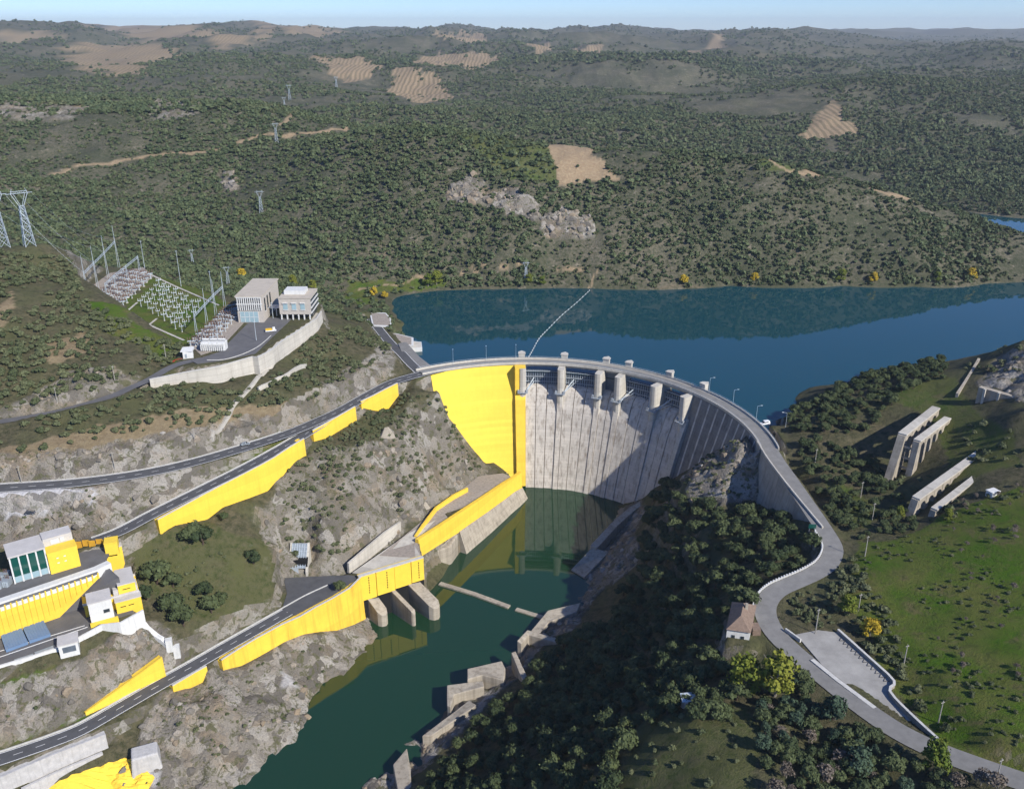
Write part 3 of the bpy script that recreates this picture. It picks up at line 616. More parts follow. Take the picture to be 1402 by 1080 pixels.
retaining('ramp', 'retaining_wall', 'long tall yellow retaining wall under the road that curves down from the junction', 'yellow_wall')
retaining('mid', 'retaining_wall', 'short low yellow retaining wall beside the road junction, above the bushy knob', 'yellow_wall')
retaining('top', 'retaining_wall', 'small yellow retaining wall under the road nearest the left end of the dam', 'yellow_wall')
retaining('low', 'retaining_wall', 'mottled yellow retaining wall on the grey river cliff under the asphalt apron', 'yellow_rough')
retaining('low2', 'retaining_wall', 'small wedge of yellow wall on the cliff edge under the river road', 'yellow_wall')
retaining('plat', 'retaining_wall', 'pale concrete retaining wall carrying the switchyard terrace and its two buildings', 'pale_concrete')

# ------------------------------------------------------------------ the dam
dam = empty('arch_dam', (DC.x, DC.y + 95, 0), 'large curved concrete dam with yellow left block, gated spillway and dark right arch', 'dam')
def arc(a, b, n): return [a + (b - a)*k/n for k in range(n + 1)]
def dam_loft(name, m, a, b, prof, n, parent=dam, bevel=0):
    return MB().loft([[pol(r, t, z) for r, z in prof] for t in arc(a, b, n)]).build(name, m, parent)
dam_loft('yellow_block', 'yellow_dam', -33.5, -3.9, [(face_r(2), 2), (DR - .05, 71.4), (119, 71.4), (119, 2)], 16)
dam_loft('yellow_fin', 'yellow_wall', -3.9, -0.45, [(face_r(2) - 2.6, 2), (face_r(52) - 2.6, 52), (103.6, 55), (103.6, 71.4), (119.1, 71.4), (119.1, 2)], 2)
PT = [-1.42, 11.0, 23.4, 30.2, 43.0, 54.5]
SPP = [(88.2, -3), (88.9, 0), (face_r(15), 15), (face_r(30), 30), (face_r(44), 44), (104.6, 49.5), (106.4, 53.4), (108.4, 56.4), (110.5, 58.0), (112.6, 58.5), (116.5, 57.5), (119, 55), (119, -3)]
def shift(prof, d): return [(r - d if r < 115 else r, z) for r, z in prof]
for k in range(5):                                    # chutes between the piers, cast in strips
    a, b = PT[k] + .95, PT[k+1] - .95; m = 3 if b - a > 8 else 2
    for j in range(m):
        g = 0.11; p0, p1 = a + (b-a)*j/m + g, a + (b-a)*(j+1)/m - g
        dam_loft('chute_panel', 'spill_concrete', p0, p1, shift(SPP, 0.25*((j + k) % 2)), 3)
    dam_loft('chute_core', 'rusty_concrete', a, b, [(r + .5 if r < 115 else r - .2, z - .4 if z > 50 else z) for r, z in SPP], 6)
for k, t in enumerate(PT):
    w2 = 1.0
    if k: dam_loft('pier_strip', 'spill_concrete', t - w2 + .12, t + w2 - .12, shift([(88.2, -3), (88.9, 0), (face_r(15), 15), (face_r(30), 30), (face_r(46), 46), (103.6, 50), (119, 50), (119, -3)], 0.7), 2)
    # pier: rounded downstream edge, upstream cutwater head standing above the deck
    h = w2*R(1)*110; mb = MB(); c = pol(0, t, 0); ax = Vector((math.sin(R(t)), math.cos(R(t)), 0)); tx = Vector((ax.y, -ax.x, 0))
    def pl(rt): return [c + ax*r + tx*s for r, s in rt]
    base = pl([(103.0, -h*.75), (102.7, 0), (103.0, h*.75), (103.6, h), (119.2, h), (121.4, h*.6), (122.2, 0), (121.4, -h*.6), (119.2, -h), (103.6, -h)])
    zb = 44.5 if k < 5 else 30
    p = MB().prism([(q.x, q.y) for q in base], zb, 71.35).build('pier', 'pale_concrete', dam)
    hd = pl([(118.6, -h), (118.6, h), (120.4, h), (122.2, h*.6), (123, 0), (122.2, -h*.6), (120.4, -h)])
    MB().prism([(q.x, q.y) for q in hd], 71.35, 75.2).prism([(q.x, q.y) for q in pl([(118.2, -h*1.15), (118.2, h*1.15), (121, h*1.15), (123.4, 0), (121, -h*1.15)])], 75.2, 75.7).build('pier_head', 'pale_concrete', p)
    # bracket and catwalk on the front of the pier, trunnion of the gate arm
    mb = MB()
    for s in (-1, 1):
        q = pl([(103.2, s*(h + .5))])[0]; mb.box((q.x, q.y, 56.6), (1.2, 1.6, 1.4), -R(t))
    q = pl([(102.2, 0)])[0]; mb.box((q.x, q.y, 56.2), (2*h + 2.2, 1.3, 0.25), -R(t))
    for s in (-1, -.5, 0, .5, 1): q = pl([(101.6, s*(h + .9))])[0]; mb.bar((q.x, q.y, 56.4), (q.x, q.y, 57.6), .05, 4)
    a_, b_ = pl([(101.6, -h - 1)])[0], pl([(101.6, h + 1)])[0]; mb.bar((a_.x, a_.y, 57.6), (b_.x, b_.y, 57.6), .05, 4)
    mb.build('catwalk', 'gate_rib', p)
dam_loft('buttress_strip', 'pale_concrete', 54.8, 56.4, [(face_r(18) - 2.4, 18), (face_r(46) - 2.4, 46), (face_r(58) - 1.2, 58), (119, 58), (119, 18)], 2)
for k in range(5):                                    # radial gates
    if k == 2:  # narrow bay without a gate: dark panel stands in for its shadowed recess
        dam_loft('bay_shade_panel', 'gate_steel', PT[k] + 1.0, PT[k+1] - 1.0, [(113.4, 57.9), (113.4, 69.6), (114.2, 69.6), (114.2, 57.9)], 3); continue
    a, b = PT[k] + 1.0, PT[k+1] - 1.0
    skin = [(112.9 + 0.9*math.sin((z - 58)/8.6*1.5), z) for z in (58.4, 60.5, 62.6, 64.7, 66.9)]
    g = dam_loft('spillway_gate', 'gate_steel', a + .05, b - .05, skin + [(r + .35, z) for r, z in reversed(skin)], 6)
    n = max(6, int((b - a)*1.35))
    for j in range(n + 1):
        t = a + .3 + (b - a - .6)*j/n
        dam_loft('rib', 'gate_rib', t - .07, t + .07, [(112.1, 58.5), (112.5, 62.6), (113.0, 66.8), (113.5, 66.8), (113.2, 62.6), (112.8, 58.5)], 1, g)
    for z, r in ((60.0, 112.0), (63.0, 112.2), (66.3, 112.6)): dam_loft('girder', 'gate_rib', a + .1, b - .1, [(r - .3, z), (r - .3, z + .35), (r + .2, z + .35), (r + .2, z)], 6, g)
    for s, t0, t1 in ((-1, a + .2, a + 2.6), (1, b - .2, b - 2.6)):
        if s > 0 and k in (0, 1): continue
        q0, q1 = pol(103.4, t0, 57.2), pol(111.9, t1, 62.6); MB().bar(q0, q1, .32, 6).bar(pol(103.4, t0, 57.0), pol(111.9, t1, 59.8), .28, 6).build('gate_arm', 'galvanised', g)
# right arch and its ribs
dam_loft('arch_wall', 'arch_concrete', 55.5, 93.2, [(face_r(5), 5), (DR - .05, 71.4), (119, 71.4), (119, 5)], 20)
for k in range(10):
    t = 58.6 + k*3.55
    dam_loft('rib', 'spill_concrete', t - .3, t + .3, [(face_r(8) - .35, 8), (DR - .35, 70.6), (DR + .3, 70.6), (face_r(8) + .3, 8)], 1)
# crest deck, parapets, rails
dam_loft('crest_deck', 'pale_concrete', -33.5, 93.2, [(110.0, 71.42), (110.0, 72.0), (118.55, 72.0), (118.55, 71.42)], 60)
dam_loft('bridge_girder', 'old_concrete', -.4, 53.5, [(111.2, 70.0), (111.2, 71.42), (112.2, 71.42), (112.2, 70.0)], 26)
dam_loft('bridge_girder', 'old_concrete', -.4, 53.5, [(116.6, 70.0), (116.6, 71.42), (117.6, 71.42), (117.6, 70.0)], 26)
struct(dam_loft('crest_road', 'old_asphalt', -33, 92, [(111.4, 71.9), (111.4, 72.05), (116.9, 72.05), (116.9, 71.9)], 60, None))
for r0, r1, m in ((109.75, 110.25, 'pale_concrete'), (118.0, 118.5, 'pale_concrete')):
    dam_loft('parapet', m, -33.5, 93.2, [(r0, 71.6), (r0, 73.05), (r1, 73.05), (r1, 71.6)], 60)
for r in (110.0, 118.25):
    mb = MB()
    for t in arc(-33, 92.8, 84): mb.bar(pol(r, t, 73), pol(r, t, 73.75), .05, 4)
    for t0, t1 in zip(arc(-33, 92.8, 60)[:-1], arc(-33, 92.8, 60)[1:]): mb.bar(pol(r, t0, 73.75), pol(r, t1, 73.75), .07, 4)
    mb.build('railing', 'galvanised', dam)
# straight wing
wp = [q for q, _ in WALLS['wing']]; wp = smooth_path([Vector((118.6, 388, 72))] + wp[::-1] + [Vector((124.4, 308, 72))], 4); wp = [p for p in wp]
ib = offs(wp, 3.4); ob = offs(wp, 0)
MB().loft([[Vector((ob[k].x - 6, ob[k].y, 40)), Vector((ob[k].x, ob[k].y, 72.02)), Vector((ib[k].x, ib[k].y, 71.9)), Vector((ib[k].x, ib[k].y, 40))] for k in range(len(wp))]).build('wing_wall', 'stone_wall', dam)
MB().loft([[Vector((q.x - .3, q.y, 71.9)), Vector((q.x - .3, q.y, 73.0)), Vector((q.x + .3, q.y, 73.0)), Vector((q.x + .3, q.y, 71.9))] for q in ob]).build('parapet', 'pale_concrete', dam)

# training wall on the left of the stilling pool
guide = empty('training_wall', P(650, 720, z=0), 'angled yellow wall on a concrete footing between the terrace and the pool', 'wall')
top = [(714,648,15.5,668),(703,656,16.5,674),(690,664,17.6,684),(665,681,19.6,702),(627,706,21.8,728),(600,724,23.0,745),(573,741,24.6,762)]
tp = [P(u, v, z=z) for u, v, z, _ in top]; tz = [P(u, vb, Y=p.y).z for (u, v, z, vb), p in zip(top, tp)]
def strip(name, m, pts, zlo, zhi, th, parent, flare=0.0, side=1):
    a, b = offs(pts, 0), offs(pts, -side*th); od = [(a[k] - b[k]).normalized() for k in range(len(pts))]
    return MB().loft([[Vector((a[k].x + od[k].x*flare, a[k].y + od[k].y*flare, zlo[k])), Vector((a[k].x, a[k].y, zhi[k])), Vector((b[k].x, b[k].y, zhi[k])), Vector((b[k].x, b[k].y, zlo[k]))] for k in range(len(pts))]).build(name, m, parent)
side = 1 if (offs(tp, 1)[3] - tp[3]).x > 0 else -1
strip('wall_face', 'yellow_wall', tp[:5], tz[:5], [p.z + .9 for p in tp[:5]], 2.0, guide, 0.6, side)
strip('wall_face', 'yellow_wall', tp[4:], tz[4:], [p.z + .9 for p in tp[4:]], 2.0, guide, 0.6, side)
ftp = offs(tp, side*0.9); strip('footing', 'old_concrete', ftp[:5], [-3]*5, [z + .4 for z in tz[:5]], 3.2, guide, 5.0, side)
fq = [P(633,752,z=0), P(600,778,z=0)]; b0, b1 = tp[4] + Vector((-3, 0, 0)), tp[6] + Vector((-2, 4, 0))
MB().prism([(P(628,758,z=0).x, P(628,758,z=0).y), (P(618,772,z=0).x, P(618,772,z=0).y), (P(600,778,z=0).x, P(600,778,z=0).y), (P(583,774,z=0).x - 3, P(583,774,z=0).y + 14), (b1.x + 8, b1.y + 16), (b0.x - 4, b0.y + 2)], -3, [12, 11, 10.5, 11.5, 13, 14]).build('rounded_abutment', 'old_concrete', guide, bevel=0.8)

# ------------------------------------------------------------------ outlet of the power house
A0, A1 = P(579,765,z=24), P(490,792,z=24); dv = (A1 - A0).xy.normalized(); dn = Vector((dv.y, -dv.x))
if dn.y > 0: dn = -dn
dn3 = Vector((dn.x, dn.y, 0)); dv3 = Vector((dv.x, dv.y, 0)); LL = (A1 - A0).length
outlet = empty('outlet_works', A0.lerp(A1, .5), 'yellow panelled water outlet with three rounded concrete piers standing in the river', 'outlet')
cuts = [0, .20, .46, .74, 1.0]
for k in range(4):
    a = A0 + dv3*(LL*cuts[k] + .12); b = A0 + dv3*(LL*cuts[k+1] - .12); pr = .35 if k % 2 == 0 else .1
    q = [a + dn3*(.6 + pr), b + dn3*(.6 + pr), b - dn3*1.6, a - dn3*1.6]
    p = MB().prism([(v.x, v.y) for v in q], 13.2 - .5*k, 25.2).build('yellow_panel', 'yellow_paint', outlet)
    if k in (0, 2, 3):
        for j in range(7):
            c = a.lerp(b, .42) + dn3*(.62 + pr); MB().box((c.x, c.y, 14.8 + j*1.35), (.45, .14, .75), math.atan2(dv.y, dv.x)).build('vent_slot', 'dark_void', p)
cap = [A0 + dn3*1.25, A1 + dn3*1.25, A1 - dn3*.6, A0 - dn3*.6]; MB().prism([(v.x, v.y) for v in cap], 25.21, 25.6).build('coping', 'kerb', outlet)
bk = [A0 + dn3*.3, A1 + dn3*.3, A1 - dn3*7, A0 - dn3*7]; MB().prism([(v.x, v.y) for v in bk], -4, 13.0).build('tail_chamber', 'dark_void', outlet)
for k, (f, ln, wd, zt) in enumerate(((.16, 17, 6.0, 13.0), (.50, 16, 2.2, 13.2), (.80, 9, 5.2, 12.4))):
    c = A0 + dv3*LL*f; e = Vector((.55*dn.x + .55, .75*dn.y - .15, 0)).normalized(); s = Vector((-e.y, e.x, 0))
    pts = [c - e*2 - s*wd/2, c + e*(ln - wd*.5) - s*wd/2, c + e*(ln - wd*.15) - s*wd*.33, c + e*ln, c + e*(ln - wd*.15) + s*wd*.33, c + e*(ln - wd*.5) + s*wd/2, c - e*2 + s*wd/2]
    zz = [zt, zt*.62, zt*.52, zt*.5, zt*.52, zt*.62, zt]
    MB().prism([(p.x, p.y) for p in pts], -6, zz).build('outlet_pier', 'old_concrete', outlet, bevel=.25)
# right training wall of the spillway pool
q = [P(888,680,z=11), P(862,694,z=9.5), P(836,717,z=8.5), P(808,747,z=8)]
rw = strip('pool_wall', 'old_concrete', q, [-3]*4, [p.z for p in q], 4.0, None, 1.0, 1 if offs(q, 1)[1].x < q[1].x else -1); tag(rw, 'pale sloping concrete wall ending in the pool on the shaded side below the dam', 'wall')
a, b, c, d = P(782,781,z=0), P(800,792,z=0), P(832,757,z=6), P(812,748,z=7.6)
tag(MB().add([a - Vector((0,0,3)), b - Vector((0,0,3)), Vector((c.x, c.y, -3)), Vector((d.x, d.y, -3)), a + Vector((0,0,.6)), b + Vector((0,0,.8)), c, d], [(3,2,1,0),(4,5,6,7),(0,1,5,4),(1,2,6,5),(2,3,7,6),(3,0,4,7)]).build('sloping_abutment', 'old_concrete'), 'tilted concrete slab running down into the pool at the end of the shaded wall', 'abutment')
# low weir across the tail of the pool
wl = [P(604,797,z=.3), P(650,811,z=.3), P(699,829,z=.3)]; w2 = [P(708,832,z=.3), P(744,843,z=.3)]
tag(strip('weir', 'old_concrete', wl, [-4]*3, [.75]*3, 2.6, None, .3), 'long low concrete weir just above the water between the two pools', 'weir')
tag(strip('weir', 'old_concrete', w2, [-4]*2, [.6]*2, 2.4, None, .3), 'short broken length of weir beside the right river bank', 'weir')
# apron, upper terrace wall, little portal above the terrace
def slab(name, m, pxs, z, parent=None, th=.2, lift=.05):
    pts = [P(u, v, z=(z[i] if hasattr(z, '__len__') else z)) for i, (u, v) in enumerate(pxs)]
    return MB().prism([(p.x, p.y) for p in pts], [p.z - th for p in pts], [p.z + lift for p in pts]).build(name, m, parent)
struct(slab('terrace_slab', 'gravel', [(577,764),(572,742),(600,722),(627,706),(665,681),(702,657),(694,647),(655,652),(630,672),(600,695),(560,728),(520,760)], [24,23.3,22,21,18.5,16,15.6,17,19.2,21.5,23.2,24], None, .3, .06))
struct(slab('concrete_apron', 'pale_concrete', [(577,763),(566,744),(596,712),(560,730),(482,784),(500,787)], [24,23.3,22.2,23.2,24,24], None, .1, .12))
struct(slab('asphalt_apron', 'asphalt', [(388,791),(478,787),(492,790),(455,815),(428,829),(404,842),(386,834),(393,812)], 24, None, .2, .03))
q = [P(476,779,z=24), P(500,762,z=24), P(526,741,z=24), P(547,724,z=24)]
tag(strip('apron_wall', 'pale_concrete', q, [22]*4, [27.5, 29, 29.5, 28.5], 1.0, None, 0.4), 'pale sloping concrete wall at the foot of the rocky knob above the apron', 'wall')
q = [P(641,673,z=19), P(622,684,z=20), P(598,700,z=21.5), P(580,722,z=23), P(570,735,z=23.5)]
tag(strip('terrace_wall', 'yellow_wall', q, [14]*5, [21.5, 23.0, 24, 24.6, 24.4], 1.0, None, 0.2), 'low yellow wall stepping down across the gravel terrace behind the training wall', 'wall')
pt = empty('tunnel_portal', P(597,664,z=22), 'small sloping concrete tunnel mouth at the end of the terrace track', 'portal')
a, b = P(577,662,z=21), P(599,668,z=21); MB().prism([(a.x, a.y), (b.x, b.y), (b.x + 1, b.y + 6), (a.x + 1, a.y + 8)], 18, [25, 27, 33, 30]).build('portal_face', 'pale_concrete', pt)
d = P(594,668,z=21.5); MB().prism([(d.x - 1.3, d.y - .9), (d.x + 1.3, d.y - .5), (d.x + 1.3, d.y + 2), (d.x - 1.3, d.y + 2)], 18, 24.2).build('tunnel_mouth', 'dark_void', pt)
for n_, (u, v, z, sx, sy, sz, rz) in enumerate(((530,600,58,10,3,7,.5),(662,695-100,30,3,2,6,.2),(582,690,26,5,3,4,.7))):
    p = P(u, v, z=z); g = gz(p.x, p.y)
    tag(MB().box((p.x, p.y, g - 2), (sx, sy, sz), rz, .22).build('concrete_block', 'old_concrete', None, bevel=.2), ['leaning triangular concrete block among bushes high on the knob', 'small concrete block against the foot of the yellow dam face', 'pale concrete block low on the knob above the terrace track'][n_], 'block')

# road gate in the rock: lattice canopy over a dark tunnel mouth
p = P(409,787,z=24); ga = empty('tunnel_gate', p, 'grey lattice canopy over a dark tunnel mouth at the asphalt apron', 'tunnel gate')
ga.location = (p.x, p.y, 24); X0, Y0 = p.x, p.y
MB().box((X0 + .5, Y0 + 3.5, 22), (7.6, 6, 9.5)).build('tunnel_mouth', 'dark_void', ga)
for s in (-1, 1): MB().prism([(X0 + s*4 - .5, Y0 - 1), (X0 + s*4 + .5, Y0 - 1), (X0 + s*4 + .5, Y0 + 8), (X0 + s*4 - .5, Y0 + 8)], 22, [26.5, 26.5, 36.5, 36.5]).build('side_wall', 'pale_concrete', ga)
for k in range(7): x = X0 - 3.4 + k*1.13; MB().bar((x, Y0 - .6, 28.2), (x, Y0 + 7.6, 36.2), .16, 4).build('lattice_bar', 'galvanised', ga)
for k in range(7): y = k/6; MB().bar((X0 - 3.6, Y0 - .6 + 8.2*y, 28.2 + 8*y), (X0 + 3.6, Y0 - .6 + 8.2*y, 28.2 + 8*y), .16, 4).build('lattice_bar', 'galvanised', ga)
MB().add([(X0 - 3.5, Y0 - .3, 28), (X0 + 3.5, Y0 - .3, 28), (X0 + 3.5, Y0 + 7.8, 36), (X0 - 3.5, Y0 + 7.8, 36)], [(0, 1, 2, 3)]).build('canopy_sheet', 'steel', ga)
MB().prism([(X0 - 10.5, Y0 + 3), (X0 - 4.6, Y0), (X0 - 4.6, Y0 + 3), (X0 - 10, Y0 + 6)], 22, [31, 34, 35, 33]).build('wing_wall', 'pale_concrete', ga)
MB().box((X0 - 1.6, Y0 - .5, 24), (3.6, .25, 3.9)).build('gate_leaf', 'galvanised', ga)

# ------------------------------------------------------------------ the works at lower left
def frame(a, b):                                      # local axes along a front edge: e along, f away from the camera
    e = (b - a); e.z = 0; L = e.length; e.normalize(); f = Vector((-e.y, e.x, 0)); return e, f, L
def blk(mb, o, e, f, x0, x1, y0, y1, z0, z1):
    q = [o + e*x0 + f*y0, o + e*x1 + f*y0, o + e*x1 + f*y1, o + e*x0 + f*y1]; return mb.prism([(v.x, v.y) for v in q], z0, z1)
struct(slab('works_upper_deck', 'deck_asphalt', [(-70,812),(0,790),(95,760),(150,747),(152,753),(133,783),(0,828),(-70,850)], 58, None, 1.0, .04))
struct(slab('works_lower_deck', 'deck_asphalt', [(-70,888),(0,862),(62,842),(128,796),(182,792),(182,838),(140,852),(90,884),(0,914),(-70,940)], 44, None, .5, .04))
o = P(21,799,z=58); e, f, L = frame(o, P(68,785,z=58))
hall = empty('glass_hall', o, 'flat roofed hall with four dark green glass panes facing the river', 'building')
blk(MB(), o, e, f, 0, L, .35, 11, 57, 69.4).build('wall', 'white_paint', hall)
blk(MB(), o, e, f, -.5, L + .4, -.3, 11.4, 69.41, 70.1).build('roof', 'roof_grey', hall)
for k in range(4):
    w4 = L/4; p = blk(MB(), o, e, f, k*w4 + .35, (k+1)*w4 - .25, .1, .4, 60.9, 69.0).build('pane', 'green_glass', hall)
    blk(MB(), o, e, f, k*w4 + .35, (k+1)*w4 - .25, .1, .4, 58.3, 60.7).build('lower_pane', 'pale_glass', hall)
for k in range(5): blk(MB(), o, e, f, k*L/4 - .25, k*L/4 + .3, -.15, .45, 57.6, 69.4).build('mullion', 'white_paint', hall)
for k in range(6):                                    # transformer bay left of the hall
    q = o + e*(-2.2 - (k % 3)*2.6) + f*(1 + (k//3)*5); t = empty('transformer', (q.x, q.y, 58), 'grey transformer with radiator fins standing left of the green glass hall', 'transformer', 'transformers beside the glass hall')
    MB().box((q.x, q.y, 57.8), (2, 3.4, 3)).build('tank', 'steel', t)
    for j in range(3): MB().box((q.x - .7 + j*.7, q.y - 2, 58.2), (.35, .9, 2)).build('radiator', 'galvanised', t)
    for j in range(3): MB().bar((q.x - .6 + j*.6, q.y, 60.8), (q.x - .6 + j*.6, q.y, 62.4), .14, 6).build('bushing', 'porcelain', t)
ann = empty('yellow_annex', o + e*(L + 5), 'square yellow annex with a white box behind, right of the glass hall', 'building')
blk(MB(), o, e, f, L + .45, L + 11.3, -1.2, 4.5, 57, 67.2).build('wall', 'yellow_paint', ann)
blk(MB(), o, e, f, L + .35, L + 11.4, -1.3, 4.6, 67.21, 67.5).build('roof', 'yellow_paint', ann)
blk(MB(), o, e, f, L + .45, L + 11.0, 4.7, 11.2, 57, 70.8).build('rear_block', 'roof_grey', ann)
for a_, b_ in ((3, 6), (6.5, 8)): blk(MB(), o, e, f, L + a_, L + b_, 4.4, 4.68, 68, 69.8).build('louvre', 'white_paint', ann)
for a_ in (3.4, 6.0):
    for z_ in (62.0, 64.2): blk(MB(), o, e, f, L + a_, L + a_ + .8, -1.24, -1.1, z_, z_ + .45).build('small_vent', 'white_paint', ann)
# folding screen of panels, end box
a, b = P(85,754,z=58), P(150,749,z=58); e2, f2, L2 = frame(a, b)
fe = empty('panel_screen', a.lerp(b, .5), 'zigzag brown yellow screen of seven tall panels behind the upper deck', 'screen')
for k in range(7): blk(MB(), a + f2*(1.0 if k % 2 else .2), e2, f2, k*L2/7 + .06, (k+1)*L2/7 - .06, 0, .35, 57.8, 61.6).build('panel', 'orange_panel', fe)
q = P(152,757,z=58); e, f = Vector((.94, .34, 0)), Vector((-.34, .94, 0)); kb = empty('gate_box', q, 'small yellow box at the end of the brown panel screen', 'box'); blk(MB(), q, e, f, -2, 3, 0, 5, 57, 62.4).build('wall', 'yellow_paint', kb); blk(MB(), q, e, f, -2.1, 3.1, -.1, 5.1, 62.41, 62.8).build('roof', 'yellow_paint', kb)
# white ledge and fluted yellow wall
wt_ = [P(-60,847,z=58), P(0,827,z=58), P(66,805,z=58), P(133,782,z=58), P(152,773,z=58)]
tag(strip('white_ledge', 'white_paint', offs(wt_, -.2), [55]*5, [58.9]*5, 3.0, None, 0.0, -1), 'long white ledge along the edge of the upper deck above the fluted yellow wall', 'ledge')
fw = empty('fluted_wall', wt_[1], 'tall yellow wall with vertical flutes rising from the lower deck beside the blue covers', 'wall')
wb = [43.8, 43.8, 44.5, 55.5]; strip('wall_face', 'yellow_wall', offs(wt_[:4], -.1), [43]*3 + [55], [57.6]*4, 1.0, fw, 0.3, -1)
for k in range(26):
    t = k/25; i = min(int(t*3), 2); c = wt_[i].lerp(wt_[i+1], t*3 - i); z0 = 43 + max(0, t - .5)*24; dd = (wt_[i+1] - wt_[i]).normalized()
    MB().box((c.x + dd.y*.45, c.y - dd.x*.45, z0), (.5, .5, 57.5 - z0), math.atan2(dd.y, dd.x)).build('flute', 'yellow_wall', fw)
# ramp up from the lower deck
rp_ = [P(150,778,z=57.5), P(163,790,z=57), P(110,818,z=49), P(62,846,z=44.2), P(48,838,z=44.2), P(118,790,z=55)]
struct(MB().prism([(p.x, p.y) for p in rp_], 42, [p.z for p in rp_]).build('deck_ramp', 'deck_asphalt'))
# blue hatch covers
for k, (pp, lb) in enumerate((([(0,866),(27,855),(38,879),(8,890)], 'blue sliding roof cover at the edge of the lower deck by the fluted wall'), ([(29,854),(57,845),(69,868),(40,878)], 'blue sliding roof cover in the middle of the lower deck, nearer the white tower'))):
    t = empty('hatch_cover', P(*pp[0], z=45), lb, 'cover'); cs = [P(u, v, z=45) for u, v in pp]
    MB().prism([(p.x, p.y) for p in cs], 43.9, 45.2).build('cover_body', 'blue_cover', t)
    for j in range(9):
        a_, b_ = cs[0].lerp(cs[1], j/8), cs[3].lerp(cs[2], j/8); MB().bar(Vector((a_.x, a_.y, 45.22)), Vector((b_.x, b_.y, 45.22)), .1, 4).build('seam', 'blue_cover', t)
for k, (u0, v0, u1, v1) in enumerate(((0,891,116,856),(0,899,120,858))):
    a, b = P(u0, v0, z=44.1), P(u1, v1, z=44.1); d = (b - a).normalized()*1; n_ = Vector((-d.y, d.x, 0))*.25
    MB().add([a - n_, a + n_, b + n_, b - n_], [(0, 1, 2, 3)]).build('painted_line', 'marking', bpy.data.objects['works_lower_deck'])
for u0, v0, u1, v1, lb in ((20,905,46,897,'long dark grate in the lower deck farther from the white kiosk'),(48,895,76,885,'long dark grate in the lower deck beside the white kiosk')):
    a, b = P(u0, v0, z=44.1), P(u1, v1, z=44.1); d = (b - a).normalized(); n_ = Vector((-d.y, d.x, 0))*1.1
    tag(MB().prism([((a + n_).x, (a + n_).y), ((b + n_).x, (b + n_).y), ((b - n_).x, (b - n_).y), ((a - n_).x, (a - n_).y)], 44, 44.25).build('floor_grate', 'steel'), lb, 'grate', 'grates in the lower deck')
# yellow control building with white tower
o = P(119,850,z=44); e, f, L = frame(o, P(178,834,z=44))
cb = empty('control_building', o, 'stepped yellow building with a white tower at the end of the lower deck', 'building')
blk(MB(), o, e, f, 0, 20, 2.5, 15, 43, 49.0).build('wall', 'yellow_paint', cb)
blk(MB(), o, e, f, -.3, 20.3, 2.2, 15.3, 49.01, 49.5).build('roof', 'yellow_paint', cb)
for y0_ in (2.2, 14.9): blk(MB(), o, e, f, -.3, 20.3, y0_, y0_ + .5, 49.51, 50.3).build('roof_rim', 'roof_grey', cb)
blk(MB(), o, e, f, 11, 20, 3.2, 8, 49.51, 52.4).build('roof_block', 'roof_grey', cb)
blk(MB(), o, e, f, 11, 20.4, -1.0, 2.4, 42, 49.2).build('front_block', 'yellow_paint', cb); blk(MB(), o, e, f, 10.8, 20.6, -1.2, 2.6, 49.21, 49.6).build('roof', 'roof_grey', cb)
tw = blk(MB(), o, e, f, 1.5, 9.8, -4, 3.6, 42.5, 53.5).build('tower', 'white_paint', cb); blk(MB(), o, e, f, 1.3, 10, -4.2, 3.8, 53.51, 53.9).build('roof', 'roof_grey', cb)
w = blk(MB(), o, e, f, 6.4, 8.6, -4.12, -3.9, 48.2, 49.6).build('window', 'window_dark', tw); blk(MB(), o, e, f, 6.2, 8.8, -4.2, -3.95, 47.95, 48.15).build('sill', 'roof_grey', tw)
blk(MB(), o, e, f, 1, 11, -5.6, -4.3, 42, 45.4).build('plinth', 'yellow_paint', cb)
for a_ in (12.5, 15.5): blk(MB(), o, e, f, a_, a_ + 2, -1.1, -.9, 46.6, 46.9).build('vent_slot', 'dark_void', cb)
for k, (u, v, zt, lb) in enumerate(((163,790,58.6,'tall yellow pier below the end of the white ledge'),(178,827,54,'tall yellow pier at the corner beside the control building'))):
    q = P(u, v, z=44.5); t = empty('yellow_pier', q, lb, 'pier'); blk(MB(), q, e, f, -3.2, 3.2, 0, 12, 42, zt).build('wall', 'yellow_paint', t); blk(MB(), q, e, f, -3.3, 3.3, -.1, 12.1, zt + .01, zt + .4).build('top_slab', 'roof_grey', t); blk(MB(), q, e, f, -1.6, 1.2, -.1, .1, zt - 2.2, zt - 1.9).build('vent_slot', 'dark_void', t)
q = P(82,896,z=44); ks = empty('kiosk', q, 'small white kiosk with a dark shutter on the outer wall of the lower deck', 'kiosk'); e3, f3, _ = frame(q, P(98,892,z=44))
blk(MB(), q, e3, f3, 0, 6.5, 0, 6, 42, 47.6).build('wall', 'white_paint', ks); blk(MB(), q, e3, f3, -.3, 6.8, -.3, 6.3, 47.61, 48).build('roof', 'roof_grey', ks); blk(MB(), q, e3, f3, 1.2, 5.6, -.12, .1, 44.2, 46.6).build('shutter', 'gate_steel', ks)
q = [P(-60,934,z=44), P(0,914,z=44), P(50,899,z=44), P(90,886,z=44), P(140,860,z=44.5), P(165,856,z=45.5), P(197,838,z=47)]
tag(strip('boundary_wall', 'white_paint', q, [41, 41, 40, 39.5, 38, 37, 36], [44.8, 44.8, 44.8, 45, 46, 46.6, 48], .8, None, .3, -1), 'white boundary wall round the outer edge of the lower deck', 'wall')
q = smooth_path([sight(u, v) for u, v in ((194,848),(204,858),(218,870),(232,884))], 2)
for p in q: p.z = gz(p.x, p.y)
fl = empty('stepped_flume', q[1], 'white stepped drainage flume running down the rock beside the works', 'flume')
